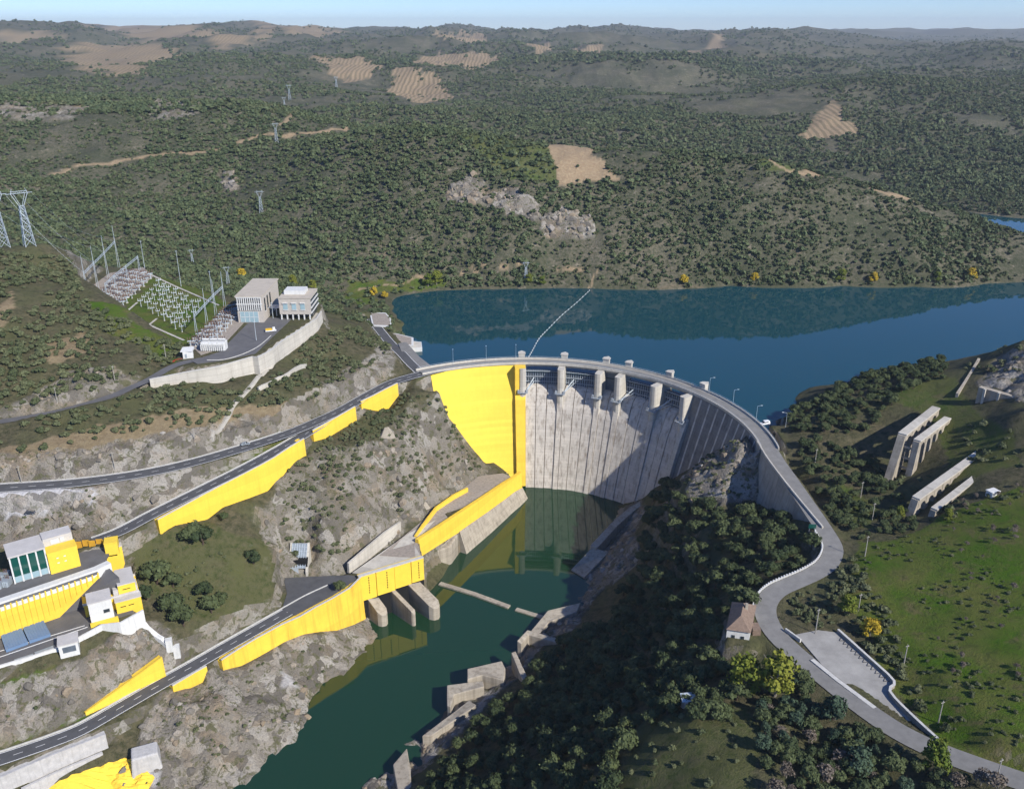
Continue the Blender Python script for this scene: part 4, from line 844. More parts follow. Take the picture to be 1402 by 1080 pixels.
strip('channel', 'white_paint', q, [p.z - 3 for p in q], [p.z + .7 for p in q], 2.0, fl)
for (u, v) in ((233,889),(243,896)):
    p = sight(u, v); MB().box((p.x, p.y, gz(p.x, p.y) - 2), (2.4, 2.4, 5.5), .3).build('chamber', 'white_paint', fl)
# lower left: uphill wedge wall, shotcrete walls, painted slope, concrete block
retaining('wedge', 'wedge_wall', 'long tapering yellow wall on the uphill side of the river road', 'yellow_wall', 'yellow_wall', 3.0, .1, .3)
retaining('shota', 'shotcrete_wall', 'rough whitish sprayed wall under the near end of the river road', 'shotcrete', 'shotcrete', 3.0, .1, .3)
q = [P(30,1082,z=17), P(80,1058,z=17), P(141,1032,z=17)]
tag(strip('shotcrete_wall', 'shotcrete', q, [9, 9, 12], [17.6]*3, 1.0, None, .6, -1), 'lower whitish sprayed wall above the big yellow slope', 'wall')
cs = [sight(60,1086), sight(172,1041), sight(212,1066), sight(190,1110)]; rows = []
for k in range(15):
    a, b = cs[0].lerp(cs[3], k/14), cs[1].lerp(cs[2], k/14)
    rows.append([Vector((q.x, q.y, gz(q.x, q.y) + .5 + .5*math.sin(3*q.x)*math.sin(2*q.y))) for q in (a.lerp(b, j/20) for j in range(21))])
mb = MB().sheet(rows); nv = len(mb.v); rim_ = [(k, 0) for k in range(15)] + [(14, j) for j in range(1, 21)] + [(k, 20) for k in range(13, -1, -1)] + [(0, j) for j in range(19, 0, -1)]
idx = [k*21 + j for k, j in rim_]; mb.v += [(mb.v[q][0], mb.v[q][1], mb.v[q][2] - 3) for q in idx]; m_ = len(idx); mb.f += [(idx[k], idx[(k+1) % m_], nv + (k+1) % m_, nv + k) for k in range(m_)]
tag(mb.build('painted_slope', 'yellow_wall'), 'broad rough yellow painted slope below the sprayed walls at the river', 'slope')
q = P(200,1040,z=14); tag(MB().box((q.x, q.y, 9), (11, 8, 9.5), .4, .8).build('concrete_block', 'shotcrete', bevel=.5), 'big pale concrete block standing on the cliff beside the yellow painted slope', 'block')

# ------------------------------------------------------------------ switchyard on the hill
Zy = 100.0
struct(slab('yard_gravel', 'gravel', [(112,402),(150,374),(196,366),(210,378),(175,408),(152,420)], Zy, None, .2, .02))
struct(slab('yard_gravel', 'gravel', [(258,470),(302,428),(330,416),(345,430),(300,478),(275,486)], Zy, None, .2, .02))
struct(slab('yard_apron', 'deck_asphalt', [(262,494),(300,482),(342,440),(360,434),(400,436),(372,462),(350,484),(300,494),(270,498)], Zy, None, .2, .03))
for l in ([(150,420),(200,443),(252,466)], [(198,372),(240,392),(300,418)], [(172,428),(188,414)], [(205,444),(215,436)]):
    q = [P(u, v, z=Zy) for u, v in l]; struct(ribbon('yard_path', q, -.7, .7, .05, 'pale_concrete'))
def up(x, y, z=Zy): return Vector((x, y, z))
# gantries
def gantry(pts, h, hb, label, m='galvanised', parts=True):
    g = empty('line_gantry', pts[0], label, 'gantry')
    for p in pts:
        for s in (-1, 1): MB().bar((p.x + s*.7, p.y, p.z - .3), (p.x + s*.15, p.y, p.z + hb), .16, 4).build('mast', m, g)
        MB().bar((p.x, p.y, p.z + hb - .5), (p.x, p.y, p.z + h), .22, 5, .1).build('spire', m, g)
    mb = MB()
    for a, b in zip(pts[:-1], pts[1:]):
        for dz in (0, 1.2): mb.bar(a + Vector((0, 0, hb - dz)), b + Vector((0, 0, hb - dz)), .18, 4)
        n_ = 8
        for k in range(n_): mb.bar(a.lerp(b, k/n_) + Vector((0, 0, hb - 1.2*(k % 2))), a.lerp(b, (k+1)/n_) + Vector((0, 0, hb - 1.2*((k+1) % 2))), .1, 4)
    mb.build('beam', m, g); return g
G1 = [P(122,414,z=Zy), P(135,399,z=Zy), P(149,383,z=Zy), P(163,366,z=Zy)]
gantry(G1, 30, 19, 'tall line gantry with four pale spires at the outer end of the switchyard')
G2 = [P(148,414,z=Zy), P(160,402,z=Zy), P(176,388,z=Zy), P(192,374,z=Zy)]
gantry(G2, 12.5, 12, 'low blue grey gantry beam across the brown insulator rows')
G3 = [P(270,462,z=Zy), P(284,446,z=Zy), P(296,432,z=Zy), P(308,420,z=Zy)]
gantry(G3, 22, 13, 'gantry with a sloping lattice beam nearest the two buildings')
# equipment on posts
def tpost(loc, h, arms, kind):
    t = empty('equipment_post', loc, '', 'post'); x, y, z = loc
    MB().box((x, y, z - .1), (.8, .8, .4)).build('footing', 'pale_concrete', t)
    MB().bar((x, y, z + .2), (x, y, z + h), .24, 5, .18).build('column', 'galvanised', t)
    MB().box((x, y, z + h), (arms, .5, .35), .55).build('crossarm', 'galvanised', t)
    for s in (-1, 0, 1): MB().bar((x + s*arms*.4*math.cos(.55), y + s*arms*.4*math.sin(.55), z + h + .3), (x + s*arms*.4*math.cos(.55), y + s*arms*.4*math.sin(.55), z + h + 1.9), .2, 6, .12).build('insulator', 'white_porcelain' if kind else 'porcelain', t)
    return t
tp0 = tpost((0, 0, 0), 4.2, 3.6, 1); tp1 = tpost((0, 0, 0), 2.4, 2.4, 0)
used = [False, False]
def put_post(i, p, label, group, s=1.0):
    src = (tp0, tp1)[i]
    t = src if not used[i] else copy_tree(src)
    used[i] = True; t.location = p; t.scale = (s, s, s); t['label'] = label; t['group'] = group
O1, O2, O3 = P(192,418,z=Zy), P(252,458,z=Zy), P(222,385,z=Zy)
for i in range(8):
    for j in range(6):
        p = O1 + (O2 - O1)*((i + .3)/7.6) + (O3 - O1)*((j + .3*(i % 2))/6.2)
        put_post(0, up(p.x + random.uniform(-.6, .6), p.y + random.uniform(-.6, .6)), 'pale T-shaped equipment post on the switchyard lawn', 'T-posts on the switchyard lawn', random.uniform(.68, .95))
O1, O2, O3 = P(128,412,z=Zy), P(185,424,z=Zy), P(170,374,z=Zy)
for i in range(9):
    for j in range(8):
        p = O1 + (O2 - O1)*(i/11) + (O3 - O1)*(j/7.2); put_post(1, up(p.x + random.uniform(-.5, .5), p.y + random.uniform(-.5, .5)), 'brown insulator post packed in rows on the gravel at the outer end of the switchyard', 'insulator rows on the outer gravel', random.uniform(.9, 1.5))
O1, O2, O3 = P(262,474,z=Zy), P(292,476,z=Zy), P(318,420,z=Zy)
for i in range(6):
    for j in range(11):
        p = O1 + (O2 - O1)*(i/6) + (O3 - O1)*(j/11); put_post(1, up(p.x + random.uniform(-.5, .5), p.y + random.uniform(-.5, .5)), 'brown insulator post in rows on the gravel beside the transformers', 'insulator rows by the transformers', random.uniform(.9, 1.5))
for k in range(3):
    q = P(283 + 11*k, 478, z=Zy); t = empty('power_transformer', q, ['big white power transformer nearest the small white hut', 'big white power transformer in the middle of its row of three', 'big white power transformer nearest the finned hall'][k], 'transformer', 'white power transformers')
    MB().box((q.x, q.y, Zy - .1), (4.2, 5, 4.6)).build('tank', 'white_paint', t, bevel=.2)
    for j in range(4): MB().box((q.x - 1.6 + j*1.05, q.y - 3.1, Zy + .3), (.6, 1.1, 3.4)).build('radiator', 'white_paint', t)
    MB().bar((q.x - 1.8, q.y + .5, Zy + 5.4), (q.x + 1.8, q.y + .5, Zy + 5.4), .55, 8).build('conservator', 'white_paint', t)
    for j in range(3): MB().bar((q.x - 1.2 + j*1.2, q.y + 1.6, Zy + 4.4), (q.x - 1.2 + j*1.2, q.y + 1.6, Zy + 6.6), .2, 6).build('bushing', 'porcelain', t)
q = P(258,488,z=Zy); t = empty('hut', q, 'small white gabled hut at the lower corner of the switchyard', 'hut')
MB().box((q.x, q.y, Zy - .4), (5, 4.2, 3.6), .3).build('wall', 'white_paint', t); MB().prism([(q.x - 3, q.y - 2.6), (q.x + 3, q.y - 2.0), (q.x + 2.6, q.y + 2.6), (q.x - 3.2, q.y + 2.2)], 103.2, [103.4, 103.6, 104.6, 104.4]).build('roof', 'white_paint', t)
MB().box((q.x - .4, q.y - 2.3, Zy), (1.0, .2, 2.1), .3).build('door', 'steel', t)
q = P(243,494,z=99); tag(MB().box((q.x, q.y, q.z), (6, .8, .5), .6).box((q.x + .5, q.y + .6, q.z + .2), (4, .5, .6), .6).build('barrier', 'red_box'), 'low red barrier on the road at the corner of the switchyard', 'barrier')
# building with the finned upper wall
b1 = empty('switch_hall', (-151, 508, Zy), 'tall flat roofed hall with white vertical fins over a glass front', 'building')
x0, x1, y0, y1 = -158., -143.5, 490., 528.
MB().box(((x0+x1)/2, (y0+y1)/2, 98), (x1-x0, y1-y0, 17.2)).build('wall', 'brick_pale', b1)
MB().box(((x0+x1)/2, (y0+y1)/2, 115.21), (x1-x0+1.2, y1-y0+1.2, .7)).build('roof', 'roof_flat', b1)
for zlo, zhi in ((107.6, 110.6), (111.4, 114.6)):
    for k in range(11): w = MB().box((x0 + 1.3 + k*1.2, y0 - .03, zlo), (.62, .3, zhi - zlo)).build('window', 'window_dark', b1)
    for k in range(12): MB().box((x0 + .7 + k*1.2, y0 - .3, zlo - .2), (.5, .6, zhi - zlo + .4)).build('fin', 'white_paint', b1)
    MB().box(((x0+x1)/2, y0 - .3, zhi + .22), (x1-x0+.2, .62, .5)).build('band', 'white_paint', b1)
gl = MB().box((-151.5, y0 - .06, 100.3), (10.5, .3, 6.2)).build('glass_front', 'pale_glass', b1)
for k in range(5): MB().box((-156.6 + k*2.6, y0 - .2, 100.3), (.22, .3, 6.2)).build('mullion', 'white_paint', gl)
MB().box((-151.5, y0 - .2, 103.2), (10.5, .3, .22)).build('mullion', 'white_paint', gl)
for yy in (496, 502, 508): w = MB().box((x1 + .05, yy, 105.5), (.3, 2.0, 7.5)).build('window', 'window_dark', b1); MB().box((x1 + .16, yy, 105.1), (.4, 2.4, .4)).build('sill', 'white_paint', w)
b2 = empty('office_building', (-126, 505, Zy), 'pale square office building raised on white columns beside the finned hall', 'building')
x0, x1, y0, y1 = -135.2, -117., 495.5, 516.
MB().box(((x0+x1)/2, (y0+y1)/2, 103.2), (x1-x0, y1-y0, 9.4)).build('wall', 'brick_pale', b2)
MB().box(((x0+x1)/2, (y0+y1)/2 + 3, 98), (x1-x0-1.5, y1-y0-8, 5.19)).build('recess_wall', 'window_dark', b2)
MB().box(((x0+x1)/2, (y0+y1)/2, 112.61), (x1-x0+.5, y1-y0+.5, .5)).build('roof', 'roof_flat', b2)
MB().box((-127.5, 507, 113.11), (12, 9, 2.4)).build('plant_room', 'white_paint', b2)
for k in range(6): MB().box((x0 + .8 + k*3.3, y0 + .5, 98), (.7, .7, 5.19)).build('column', 'white_paint', b2)
for k in range(3):
    w = MB().box((-131.6 + k*5.0, y0 - .03, 106.2), (2.6, .3, 3.6)).build('window', 'pale_glass', b2); MB().box((-131.6 + k*5.0, y0 - .35, 109.85), (3.0, .9, .35)).build('sunshade', 'white_paint', w); MB().box((-131.6 + k*5.0, y0 - .2, 105.8), (3.0, .5, .3)).build('sill', 'white_paint', w)
for zz in (104.4, 107.4, 110.2):
    w = MB().box((x1 + .02, (y0+y1)/2, zz), (.3, y1-y0-2, 1.5)).build('window_band', 'window_dark', b2); MB().box((x1 + .2, (y0+y1)/2, zz - .55), (.7, y1-y0-.4, .5)).build('ledge', 'white_paint', b2)
MB().box((-139.3, 506, 104.6), (8.2, 6, .5)).box((-139.3, 503.6, 99), (.5, .5, 5.6)).build('link_canopy', 'white_paint', b2)

# ------------------------------------------------------------------ intake structures on the reservoir's left shore
for k, (pp, z0, z1, lb) in enumerate(([[(510,446),(536,447),(535,436),(528,428),(506,428)], 60, 71.5, 'white walled boat landing with a grassy top on the reservoir shore'], [[(540,472),(566,473),(566,462),(536,455),(528,462)], 60, 70.5, 'low white walled intake terrace where the road meets the reservoir'], [[(563,477),(578,476),(577,468),(566,467)], 60, 68.6, 'small white step block at the water beside the intake terrace'])):
    q = [P(u, v, z=z1) for u, v in pp]; cx = sum((p for p in q), Vector())/len(q); t = empty('shore_structure', cx, lb, 'terrace')
    MB().prism([(p.x, p.y) for p in q], z0, z1).build('wall', 'white_paint', t)
    MB().prism([((p*.86 + cx*.14).x, (p*.86 + cx*.14).y) for p in q], z1, z1 + .12).build('top', 'pale_concrete' if k == 2 else 'lawn' if 'lawn' in M else 'gravel', t)
struct(slab('landing_apron', 'old_asphalt', [(572,510),(592,502),(574,488),(556,468),(545,470),(552,486)], 72, None, .4, -.03))

# ------------------------------------------------------------------ right bank: house, parking, walls
hs = empty('road_house', P(1015,870,z=70), 'white two storey house with a hipped brown tiled roof beside the bank road', 'house')
c = [P(994,861,z=74), P(1028,866,z=74), P(1036,828,z=74), P(1002,823,z=74)]; cen = sum(c, Vector())/4
inn = [cen + (p - cen)*.93 for p in c]
MB().prism([(p.x, p.y) for p in inn], 62, 73.9).build('wall', 'white_paint', hs)
MB().prism([((cen + (p - cen)*.945).x, (cen + (p - cen)*.945).y) for p in c], 62, 68.6).build('lower_wall', 'roof_grey', hs)
m0, m1 = c[0].lerp(c[1], .5), c[3].lerp(c[2], .5); r0, r1 = m0.lerp(m1, .3), m0.lerp(m1, .75); r0.z = r1.z = 76.9
rf = MB().add([*[Vector((p.x, p.y, 73.85)) for p in c], r0, r1], [(0, 1, 4), (1, 2, 5, 4), (2, 3, 5), (3, 0, 4, 5), (3, 2, 1, 0)]).build('roof', 'roof_tile', hs)
q = m0.lerp(m1, .62); MB().box((q.x + 1.2, q.y, 75.2), (.9, .9, 2.8)).build('chimney', 'old_concrete', rf)
for f_ in (.3, .7):
    q = inn[0].lerp(inn[1], f_); d = (inn[1] - inn[0]).normalized(); MB().box((q.x + d.y*.05, q.y - d.x*.05, 70.2), (1.1, .2, 1.5), math.atan2(d.y, d.x)).build('window', 'window_dark', hs)
q = inn[1].lerp(inn[2], .3); MB().box((q.x + 1.4, q.y, 70), (2.6, 4, 3.0)).build('porch', 'roof_tile', hs)
q = inn[1].lerp(inn[2], .6); MB().box((q.x + .1, q.y, 70.5), (.25, 1.1, 2.2), .1).build('door', 'bark', hs)
lot = struct(slab('parking_lot', 'pale_concrete', [(1090,868),(1120,862),(1152,866),(1224,936),(1219,949),(1290,1022),(1225,988),(1150,938)], 71.3, None, .4, -.05))
M['old_lot'] = plain('old_lot', (0.30, 0.29, 0.27), 0.95, 0.22, 0.15, bumpy=.2); lot.data.materials[0] = M['old_lot']
q = smooth_path([P(1148,864,z=71.4), P(1188,900,z=71.4), P(1225,935,z=71.4), P(1219,949,z=71.6), P(1250,982,z=72), P(1296,1024,z=73.2)], 3)
kb = empty('parking_wall', q[4], 'low grey wall along the field side of the parking lot', 'wall'); strip('wall_face', 'stone_wall', q, [p.z - 2 for p in q], [p.z + .9 for p in q], .6, kb)
strip('coping', 'kerb', offs(q, .1), [p.z + .905 for p in q], [p.z + 1.05 for p in q], .8, kb)
q = [P(1114,902,z=71.4), P(1150,931,z=71.5), P(1200,968,z=71.8)]; tag(strip('traffic_island', 'kerb', q, [70.5]*3, [p.z + .2 for p in q], 1.4, None), 'long narrow kerbed island between the bank road and the parking lot', 'island')
q = [P(1076,862,z=71.4), P(1086,869,z=71.4), P(1097,877,z=71.4)]; tag(strip('low_wall', 'kerb', q, [70]*3, [72.2]*3, .6, None), 'short low wall at the house end of the parking lot', 'wall')
a, b = P(1152,872,z=71.3), P(1218,932,z=71.3); mb = MB(); pr = None
for k in range(25):
    p = a.lerp(b, k/24) + Vector((-1.6 if k % 2 else 0, -1.0 if k % 2 else 0, .02))
    if pr: mb.bar(pr, p, .12, 4)
    pr = p
mb.build('zigzag_marking', 'asphalt', lot)
# bank road parapet with posts
pr_ = ROADS['right']['p']; seg = [p for p in pr_ if 255 < p.y < 306]; ed = offs(seg, -4.1)
gp = empty('road_parapet', ed[10], 'long white low parapet with posts on the river side of the bank road bend', 'parapet')
strip('parapet_wall', 'kerb', ed, [p.z - 2 for p in ed], [p.z + .5 for p in ed], .35, gp)
for k, p in enumerate(smooth_path(ed, 3)[::2]): MB().box((p.x, p.y, p.z), (.5, .5, 1.0)).build('post', 'white_paint', gp)
q = P(1117,716,z=72); q.x -= 3.0; q.y -= 3.0; sg = empty('notice_board', q, 'small green notice board on posts at the end of the dam wing', 'sign')
MB().box((q.x - 1, q.y - 1.5, 71), (.15, .15, 3.2)).build('post', 'steel', sg); MB().box((q.x + 1, q.y - 1.5, 71), (.15, .15, 3.2)).build('post', 'steel', sg); MB().box((q.x, q.y - 1.6, 72.4), (3, .2, 1.8)).build('panel', 'pine_leaf' if 0 else 'green_glass', sg)

# arched ruins
def arch_wall(name, label, p0, p1, zt0, zt1, th, n, spring, parent_end=True, foot=8):
    t = empty(name, p0, label, 'ruin', 'arched ruins on the right bank'); e, f, L = frame(p0, p1); w = L/n; pw = w*.34
    for k in range(n + 1):
        z1 = zt0 + (zt1 - zt0)*k/n; c = p0 + e*(k*w); g = gz(c.x, c.y) - 3
        blk(MB(), c, e, f, -pw/2, pw/2, -th/2, th/2, min(g, z1 - 3), z1).build('pier', 'old_concrete', t)
        if k < n:
            z2 = zt0 + (zt1 - zt0)*(k+1)/n; rad = (w - pw)/2; zs = min(z1, z2) - 1.6 - rad; pts = []
            for j in range(9): a_ = math.pi*(1 - j/8); pts.append((pw/2 + rad + rad*math.cos(a_), zs + rad*math.sin(a_)))
            pts += [(w - pw/2, z2), (pw/2, z1)]; m = len(pts)
            vs = [c + e*x + f*(-th/2 + .1) + Vector((0, 0, z - c.z)) for x, z in pts] + [c + e*x + f*(th/2 - .1) + Vector((0, 0, z - c.z)) for x, z in pts]
            MB().add(vs, [tuple(range(m)), tuple(range(2*m - 1, m - 1, -1))] + [(i, (i+1) % m, m + (i+1) % m, m + i) for i in range(m)]).build('arch', 'old_concrete', t)
    a, b = p0 - e*pw*.6, p1 + e*pw*.6
    q = [a - f*(th/2 + .2), b - f*(th/2 + .2), b + f*(th/2 + .2), a + f*(th/2 + .2)]
    MB().prism([(v.x, v.y) for v in q], [zt0 + .01, zt1 + .01, zt1 + .01, zt0 + .01], [zt0 + .7, zt1 + .7, zt1 + .7, zt0 + .7]).build('cap', 'pale_concrete', t)
    # sloping buttress at the open end
    g = gz(p0.x, p0.y) - 3; q = [a - e*foot - f*th*.5, a - f*th*.5, a + f*th*.5, a - e*foot + f*th*.5]
    MB().add([Vector((q[0].x, q[0].y, g)), Vector((q[1].x, q[1].y, g)), Vector((q[2].x, q[2].y, g)), Vector((q[3].x, q[3].y, g)), *[Vector((v.x - e.x*.6, v.y - e.y*.6, zt0)) for v in (a - f*th*.5,)], Vector((q[1].x, q[1].y, zt0)), Vector((q[2].x, q[2].y, zt0)), Vector(((a + f*th*.5).x - e.x*.6, (a + f*th*.5).y - e.y*.6, zt0))], [(3,2,1,0),(4,5,6,7),(0,1,5,4),(1,2,6,5),(2,3,7,6),(3,0,4,7)]).build('buttress', 'old_concrete', t)
    return t
arch_wall('arched_ruin', 'tall arched concrete ruin wall, the farther of the higher pair', P(1237,594,z=89), P(1280,560,z=89.5), 89, 89.5, 3.4, 5, 0, foot=9)
r2 = arch_wall('arched_ruin', 'tall arched concrete ruin wall, the nearer of the higher pair with open frames', P(1257,603,z=88), P(1296,574,z=88.5), 88, 88.5, 2.8, 5, 0, foot=3)
for z in (74, 79, 84): a, b = P(1240,600,z=88), P(1258,606,z=88); MB().bar((a.x, a.y, z), (b.x, b.y, z), .55, 4).build('cross_beam', 'old_concrete', r2)
arch_wall('arched_ruin', 'long low arched ruin wall, the farther of the lower pair above the field', P(1256,682,z=79), P(1350,614,z=87), 79, 87, 3.0, 9, 0, foot=4)
arch_wall('arched_ruin', 'long low arched ruin wall, the nearer of the lower pair at the field edge', P(1281,697,z=77.5), P(1372,626,z=87), 77.5, 87, 2.4, 8, 0, foot=2)
# buttressed wall under the cliff, stepped wall up the slope
q = [P(1340,530,z=101), P(1365,537,z=101), P(1402,548,z=101), P(1440,556,z=101)]
bw = empty('quarry_wall', q[1], 'pale retaining wall with dark slots below the yellow cliff on the right', 'wall'); strip('wall_face', 'old_concrete', q, [80]*4, [101]*4, 3, bw, .5, -1)
for k in range(5): p = q[0].lerp(q[3], (k + .5)/5); d = (q[3] - q[0]).normalized(); MB().box((p.x + d.y*.9, p.y - d.x*.9, 84), (1.0, 1.4, 17.2), math.atan2(d.y, d.x)).build('buttress', 'pale_concrete', bw)
q = [P(1308,542,z=92), P(1318,527,z=94), P(1330,508,z=97), P(1338,494,z=100)]; tag(strip('slope_wall', 'old_concrete', q, [p.z - 8 for p in q], [p.z + 1.5 for p in q], 1.2, None), 'thin dark wall climbing the slope towards the yellow cliff', 'wall')
q = [P(1306,555,z=88), P(1320,549,z=88.5)]; tag(strip('slope_wall', 'pale_concrete', q, [80]*2, [89, 89.6], .8, None), 'short pale wall fragment on the green slope above the arched ruins', 'wall')
p = P(1361,667,z=88); tag(MB().box((p.x, p.y, gz(p.x, p.y) - .5), (4, 3, 2.4), .4).box((p.x, p.y, gz(p.x, p.y) + 1.91), (4.5, 3.4, .3), .4).build('field_hut', 'white_paint'), 'tiny white hut at the upper edge of the green field', 'hut')
p = P(944,946,z=69); t = empty('shed', p, 'small pale blue shed roof among bushes below the house', 'shed'); g = gz(p.x, p.y); MB().box((p.x, p.y, g - 1), (4, 3, 3.4), .3).build('wall', 'roof_grey', t); MB().prism([(p.x - 2.3, p.y - 1.8), (p.x + 2.3, p.y - 1.2), (p.x + 2, p.y + 2), (p.x - 2.5, p.y + 1.6)], g + 2.41, [g + 2.6, g + 2.8, g + 3.4, g + 3.2]).build('roof', 'galvanised', t)
# ruined footings on the shaded river bank
for k, (pp, z1, lb) in enumerate((([(708,878),(722,862),(788,880),(786,886),(724,868),(714,880)], 8, 'bent low concrete wall top on the shaded river bank beside the weir'),
        ([(727,862),(750,836),(795,824),(790,838),(752,850),(735,870)], 4.5, 'broad pale concrete ledge at the bank end of the weir'),
        ([(700,893),(706,890),(724,930),(716,934)], 10, 'thin leaning wall between the ruined footings and the trees'),
        ([(640,916),(687,905),(692,915),(690,932),(660,925),(640,930)], 8, 'rough topped ruined footing nearest the water on the shaded bank'),
        ([(612,938),(661,930),(663,940),(622,950),(617,968),(612,966)], 7, 'hooked concrete footing wall rising from the river on the shaded bank'),
        ([(578,1006),(642,957),(653,966),(590,1006)], 6, 'long tilted concrete slab along the shaded river bank'),
        ([(538,1046),(557,1023),(562,1050),(564,1085),(545,1085)], 5, 'pale upright concrete slab by the water below the shaded trees'))):
    q = [P(u, v, z=z1) for u, v in pp]; tag(MB().prism([(p.x, p.y) for p in q], -4, [z1 + random.uniform(-.5, .5) for _ in q]).build('ruined_footing', 'old_concrete', bevel=.3), lb, 'ruin')

# ------------------------------------------------------------------ lamps, poles, pylons, wires, vehicles, buoys
def street_lamp(p, h, label, rz=0.0):
    t = empty('street_lamp', p, label, 'lamp', 'lamps along the dam crest and bank'); x, y, z = p
    MB().bar((x, y, z), (x, y, z + h), .11, 6, .07).build('pole', 'galvanised', t)
    MB().bar((x, y, z + h - .05), (x + 1.8*math.cos(rz), y + 1.8*math.sin(rz), z + h + .4), .06, 5).build('arm', 'galvanised', t)
    MB().box((x + 2.1*math.cos(rz), y + 2.1*math.sin(rz), z + h + .3), (.9, .35, .18), rz).build('lamp_head', 'white_paint', t)
for a, l in ((57.5, 'street lamp on the crest just right of the last spillway pier'), (67, 'street lamp on the crest above the middle of the dark arch'), (78, 'street lamp on the crest near the right end of the arch')): street_lamp(pol(117.6, a, 72.05), 9, l, R(0))
q = P(1064,588,z=72); street_lamp(Vector((q.x + 5, q.y + 3, 71.7)), 8, 'street lamp on the grass corner beyond the parked van', R(180))
for a, l in ((-22, 'thin pole on the crest near the left end of the yellow block'), (-12, 'thin pole on the crest above the middle of the yellow block'), (-3.2, 'thin pole on the crest above the yellow fin')):
    q = pol(117.4, a, 72); t = empty('crest_pole', q, l, 'pole'); MB().bar(q, q + Vector((0, 0, 9.5)), .1, 5, .05).build('shaft', 'galvanised', t); MB().box((q.x, q.y, q.z + 9.4), (.5, .5, .35)).build('lamp_head', 'galvanised', t)
def utility_pole(u, v, h, label, m='post_wood', zz=None):
    q = sight(u, v) if zz is None else P(u, v, z=zz); z0 = gz(q.x, q.y) - 1 if zz is None else zz - 1; t = empty('utility_pole', (q.x, q.y, z0), label, 'pole', 'utility poles')
    MB().bar((q.x, q.y, z0), (q.x, q.y, z0 + h + 1), .2, 6, .12).build('shaft', m, t); MB().box((q.x, q.y, z0 + h + .3), (1.4, .15, .15), .4).build('crossarm', m, t)
for a in ((1237,911,8,'pale pole in the field behind the middle of the parking lot wall'), (1284,992,8,'pale pole in the field behind the far corner of the parking lot wall'), (1175,836,7,'pale pole among the bushes beside the golden tree'), (1178,682,8,'pale pole in the scrub left of the lower arched ruins'), (1115,640,9,'pale pole in the scrub right of the dam wing'), (1194,712,8,'pale pole in the scrub below the lower arched ruins'), (1184,762,9,'pale pole at the edge of the field beside the road bend'), (1116,868,10,'dark pole at the house end of the parking lot'),
          (30,662,8,'wooden pole in the cut slope above the parked car'), (158,645,9,'wooden pole at the middle of the cut slope above the hillside road'), (268,613,8,'wooden pole above the hillside road nearest the hill stair'), (80,558,8,'wooden pole beside the yard road bend'), (158,525,8,'wooden pole where the yard road meets the retaining wall'), (228,495,9,'wooden pole below the small white hut'), (1362,1075,9,'pale pole beside the bank road at the frame corner')):
    utility_pole(*a)
for u, v, h, l in ((199,372,22,'slender pale mast at the back of the outer gravel'), (248,392,24,'slender pale mast behind the switchyard lawn'), (292,414,20,'slender pale mast left of the finned hall'), (300,476,12,'lamp mast beside the white transformers'), (374,436,10,'lamp mast in front of the office building'), (351,466,11,'lamp mast on the road below the office building')):
    utility_pole(u, v, h, l, 'galvanised', Zy)
def pylon(x, y, z, h, label, w=None, rz=0.3, m='galvanised'):
    w = w or h*.17; t = empty('pylon', (x, y, z - 1), label, 'pylon', 'lattice pylons'); c_, s_ = math.cos(rz), math.sin(rz)
    def at_(a, b, zz): return Vector((x + a*c_ - b*s_, y + a*s_ + b*c_, z + zz))
    r = .0035*h + .02; mb = MB(); lv = [0, .18, .34, .48, .6, .7]
    def hw(f): return w*.5*(1 - f*.82)
    for sx in (-1, 1):
        for sy in (-1, 1): MB().bar(at_(sx*w*.5, sy*w*.5, -1), at_(sx*hw(.7), sy*hw(.7), .7*h), r*1.4, 4).build('leg', m, t)
    for a, b in zip(lv[:-1], lv[1:]):
        for (x0, y0), (x1, y1) in (((-1,-1),(1,-1)), ((1,-1),(1,1)), ((1,1),(-1,1)), ((-1,1),(-1,-1))):
            mb.bar(at_(x0*hw(a), y0*hw(a), a*h), at_(x1*hw(b), y1*hw(b), b*h), r, 3); mb.bar(at_(x1*hw(a), y1*hw(a), a*h), at_(x0*hw(b), y0*hw(b), b*h), r, 3); mb.bar(at_(x0*hw(b), y0*hw(b), b*h), at_(x1*hw(b), y1*hw(b), b*h), r, 3)
    mb.build('bracing', m, t)
    for s in (-1, 1):
        MB().bar(at_(s*hw(.7), 0, .7*h), at_(s*w*.8, 0, .92*h), r*1.3, 4).bar(at_(s*w*.8, 0, .92*h), at_(s*w*.62, 0, h), r, 4).bar(at_(s*hw(.7)*.3, 0, .7*h), at_(s*w*.55, 0, .92*h), r, 4).build('horn', m, t)
    mb = MB().bar(at_(-w*1.25, 0, .92*h), at_(w*1.25, 0, .92*h), r*1.3, 4).bar(at_(-w*.8, 0, .955*h), at_(w*.8, 0, .955*h), r, 4)
    for k in range(-4, 4): mb.bar(at_(k*w*.2, 0, .92*h + (k % 2)*.035*h), at_((k+1)*w*.2, 0, .92*h + ((k+1) % 2)*.035*h), r*.8, 3)
    mb.build('crossarm', m, t); return [at_(k*w, 0, .9*h) for k in (-1.2, 0, 1.2)]
q1 = P(40,333,z=134); q2 = P(4,330,z=136); q1.z = gz(q1.x, q1.y); q2.z = gz(q2.x, q2.y)
w1 = pylon(q1.x, q1.y, q1.z, 35, 'tall grey lattice pylon on the near hillside left of the switchyard', rz=.7); w2 = pylon(q2.x, q2.y, q2.z, 35, 'tall grey lattice pylon farther up the near hillside, beside its twin', rz=.7)
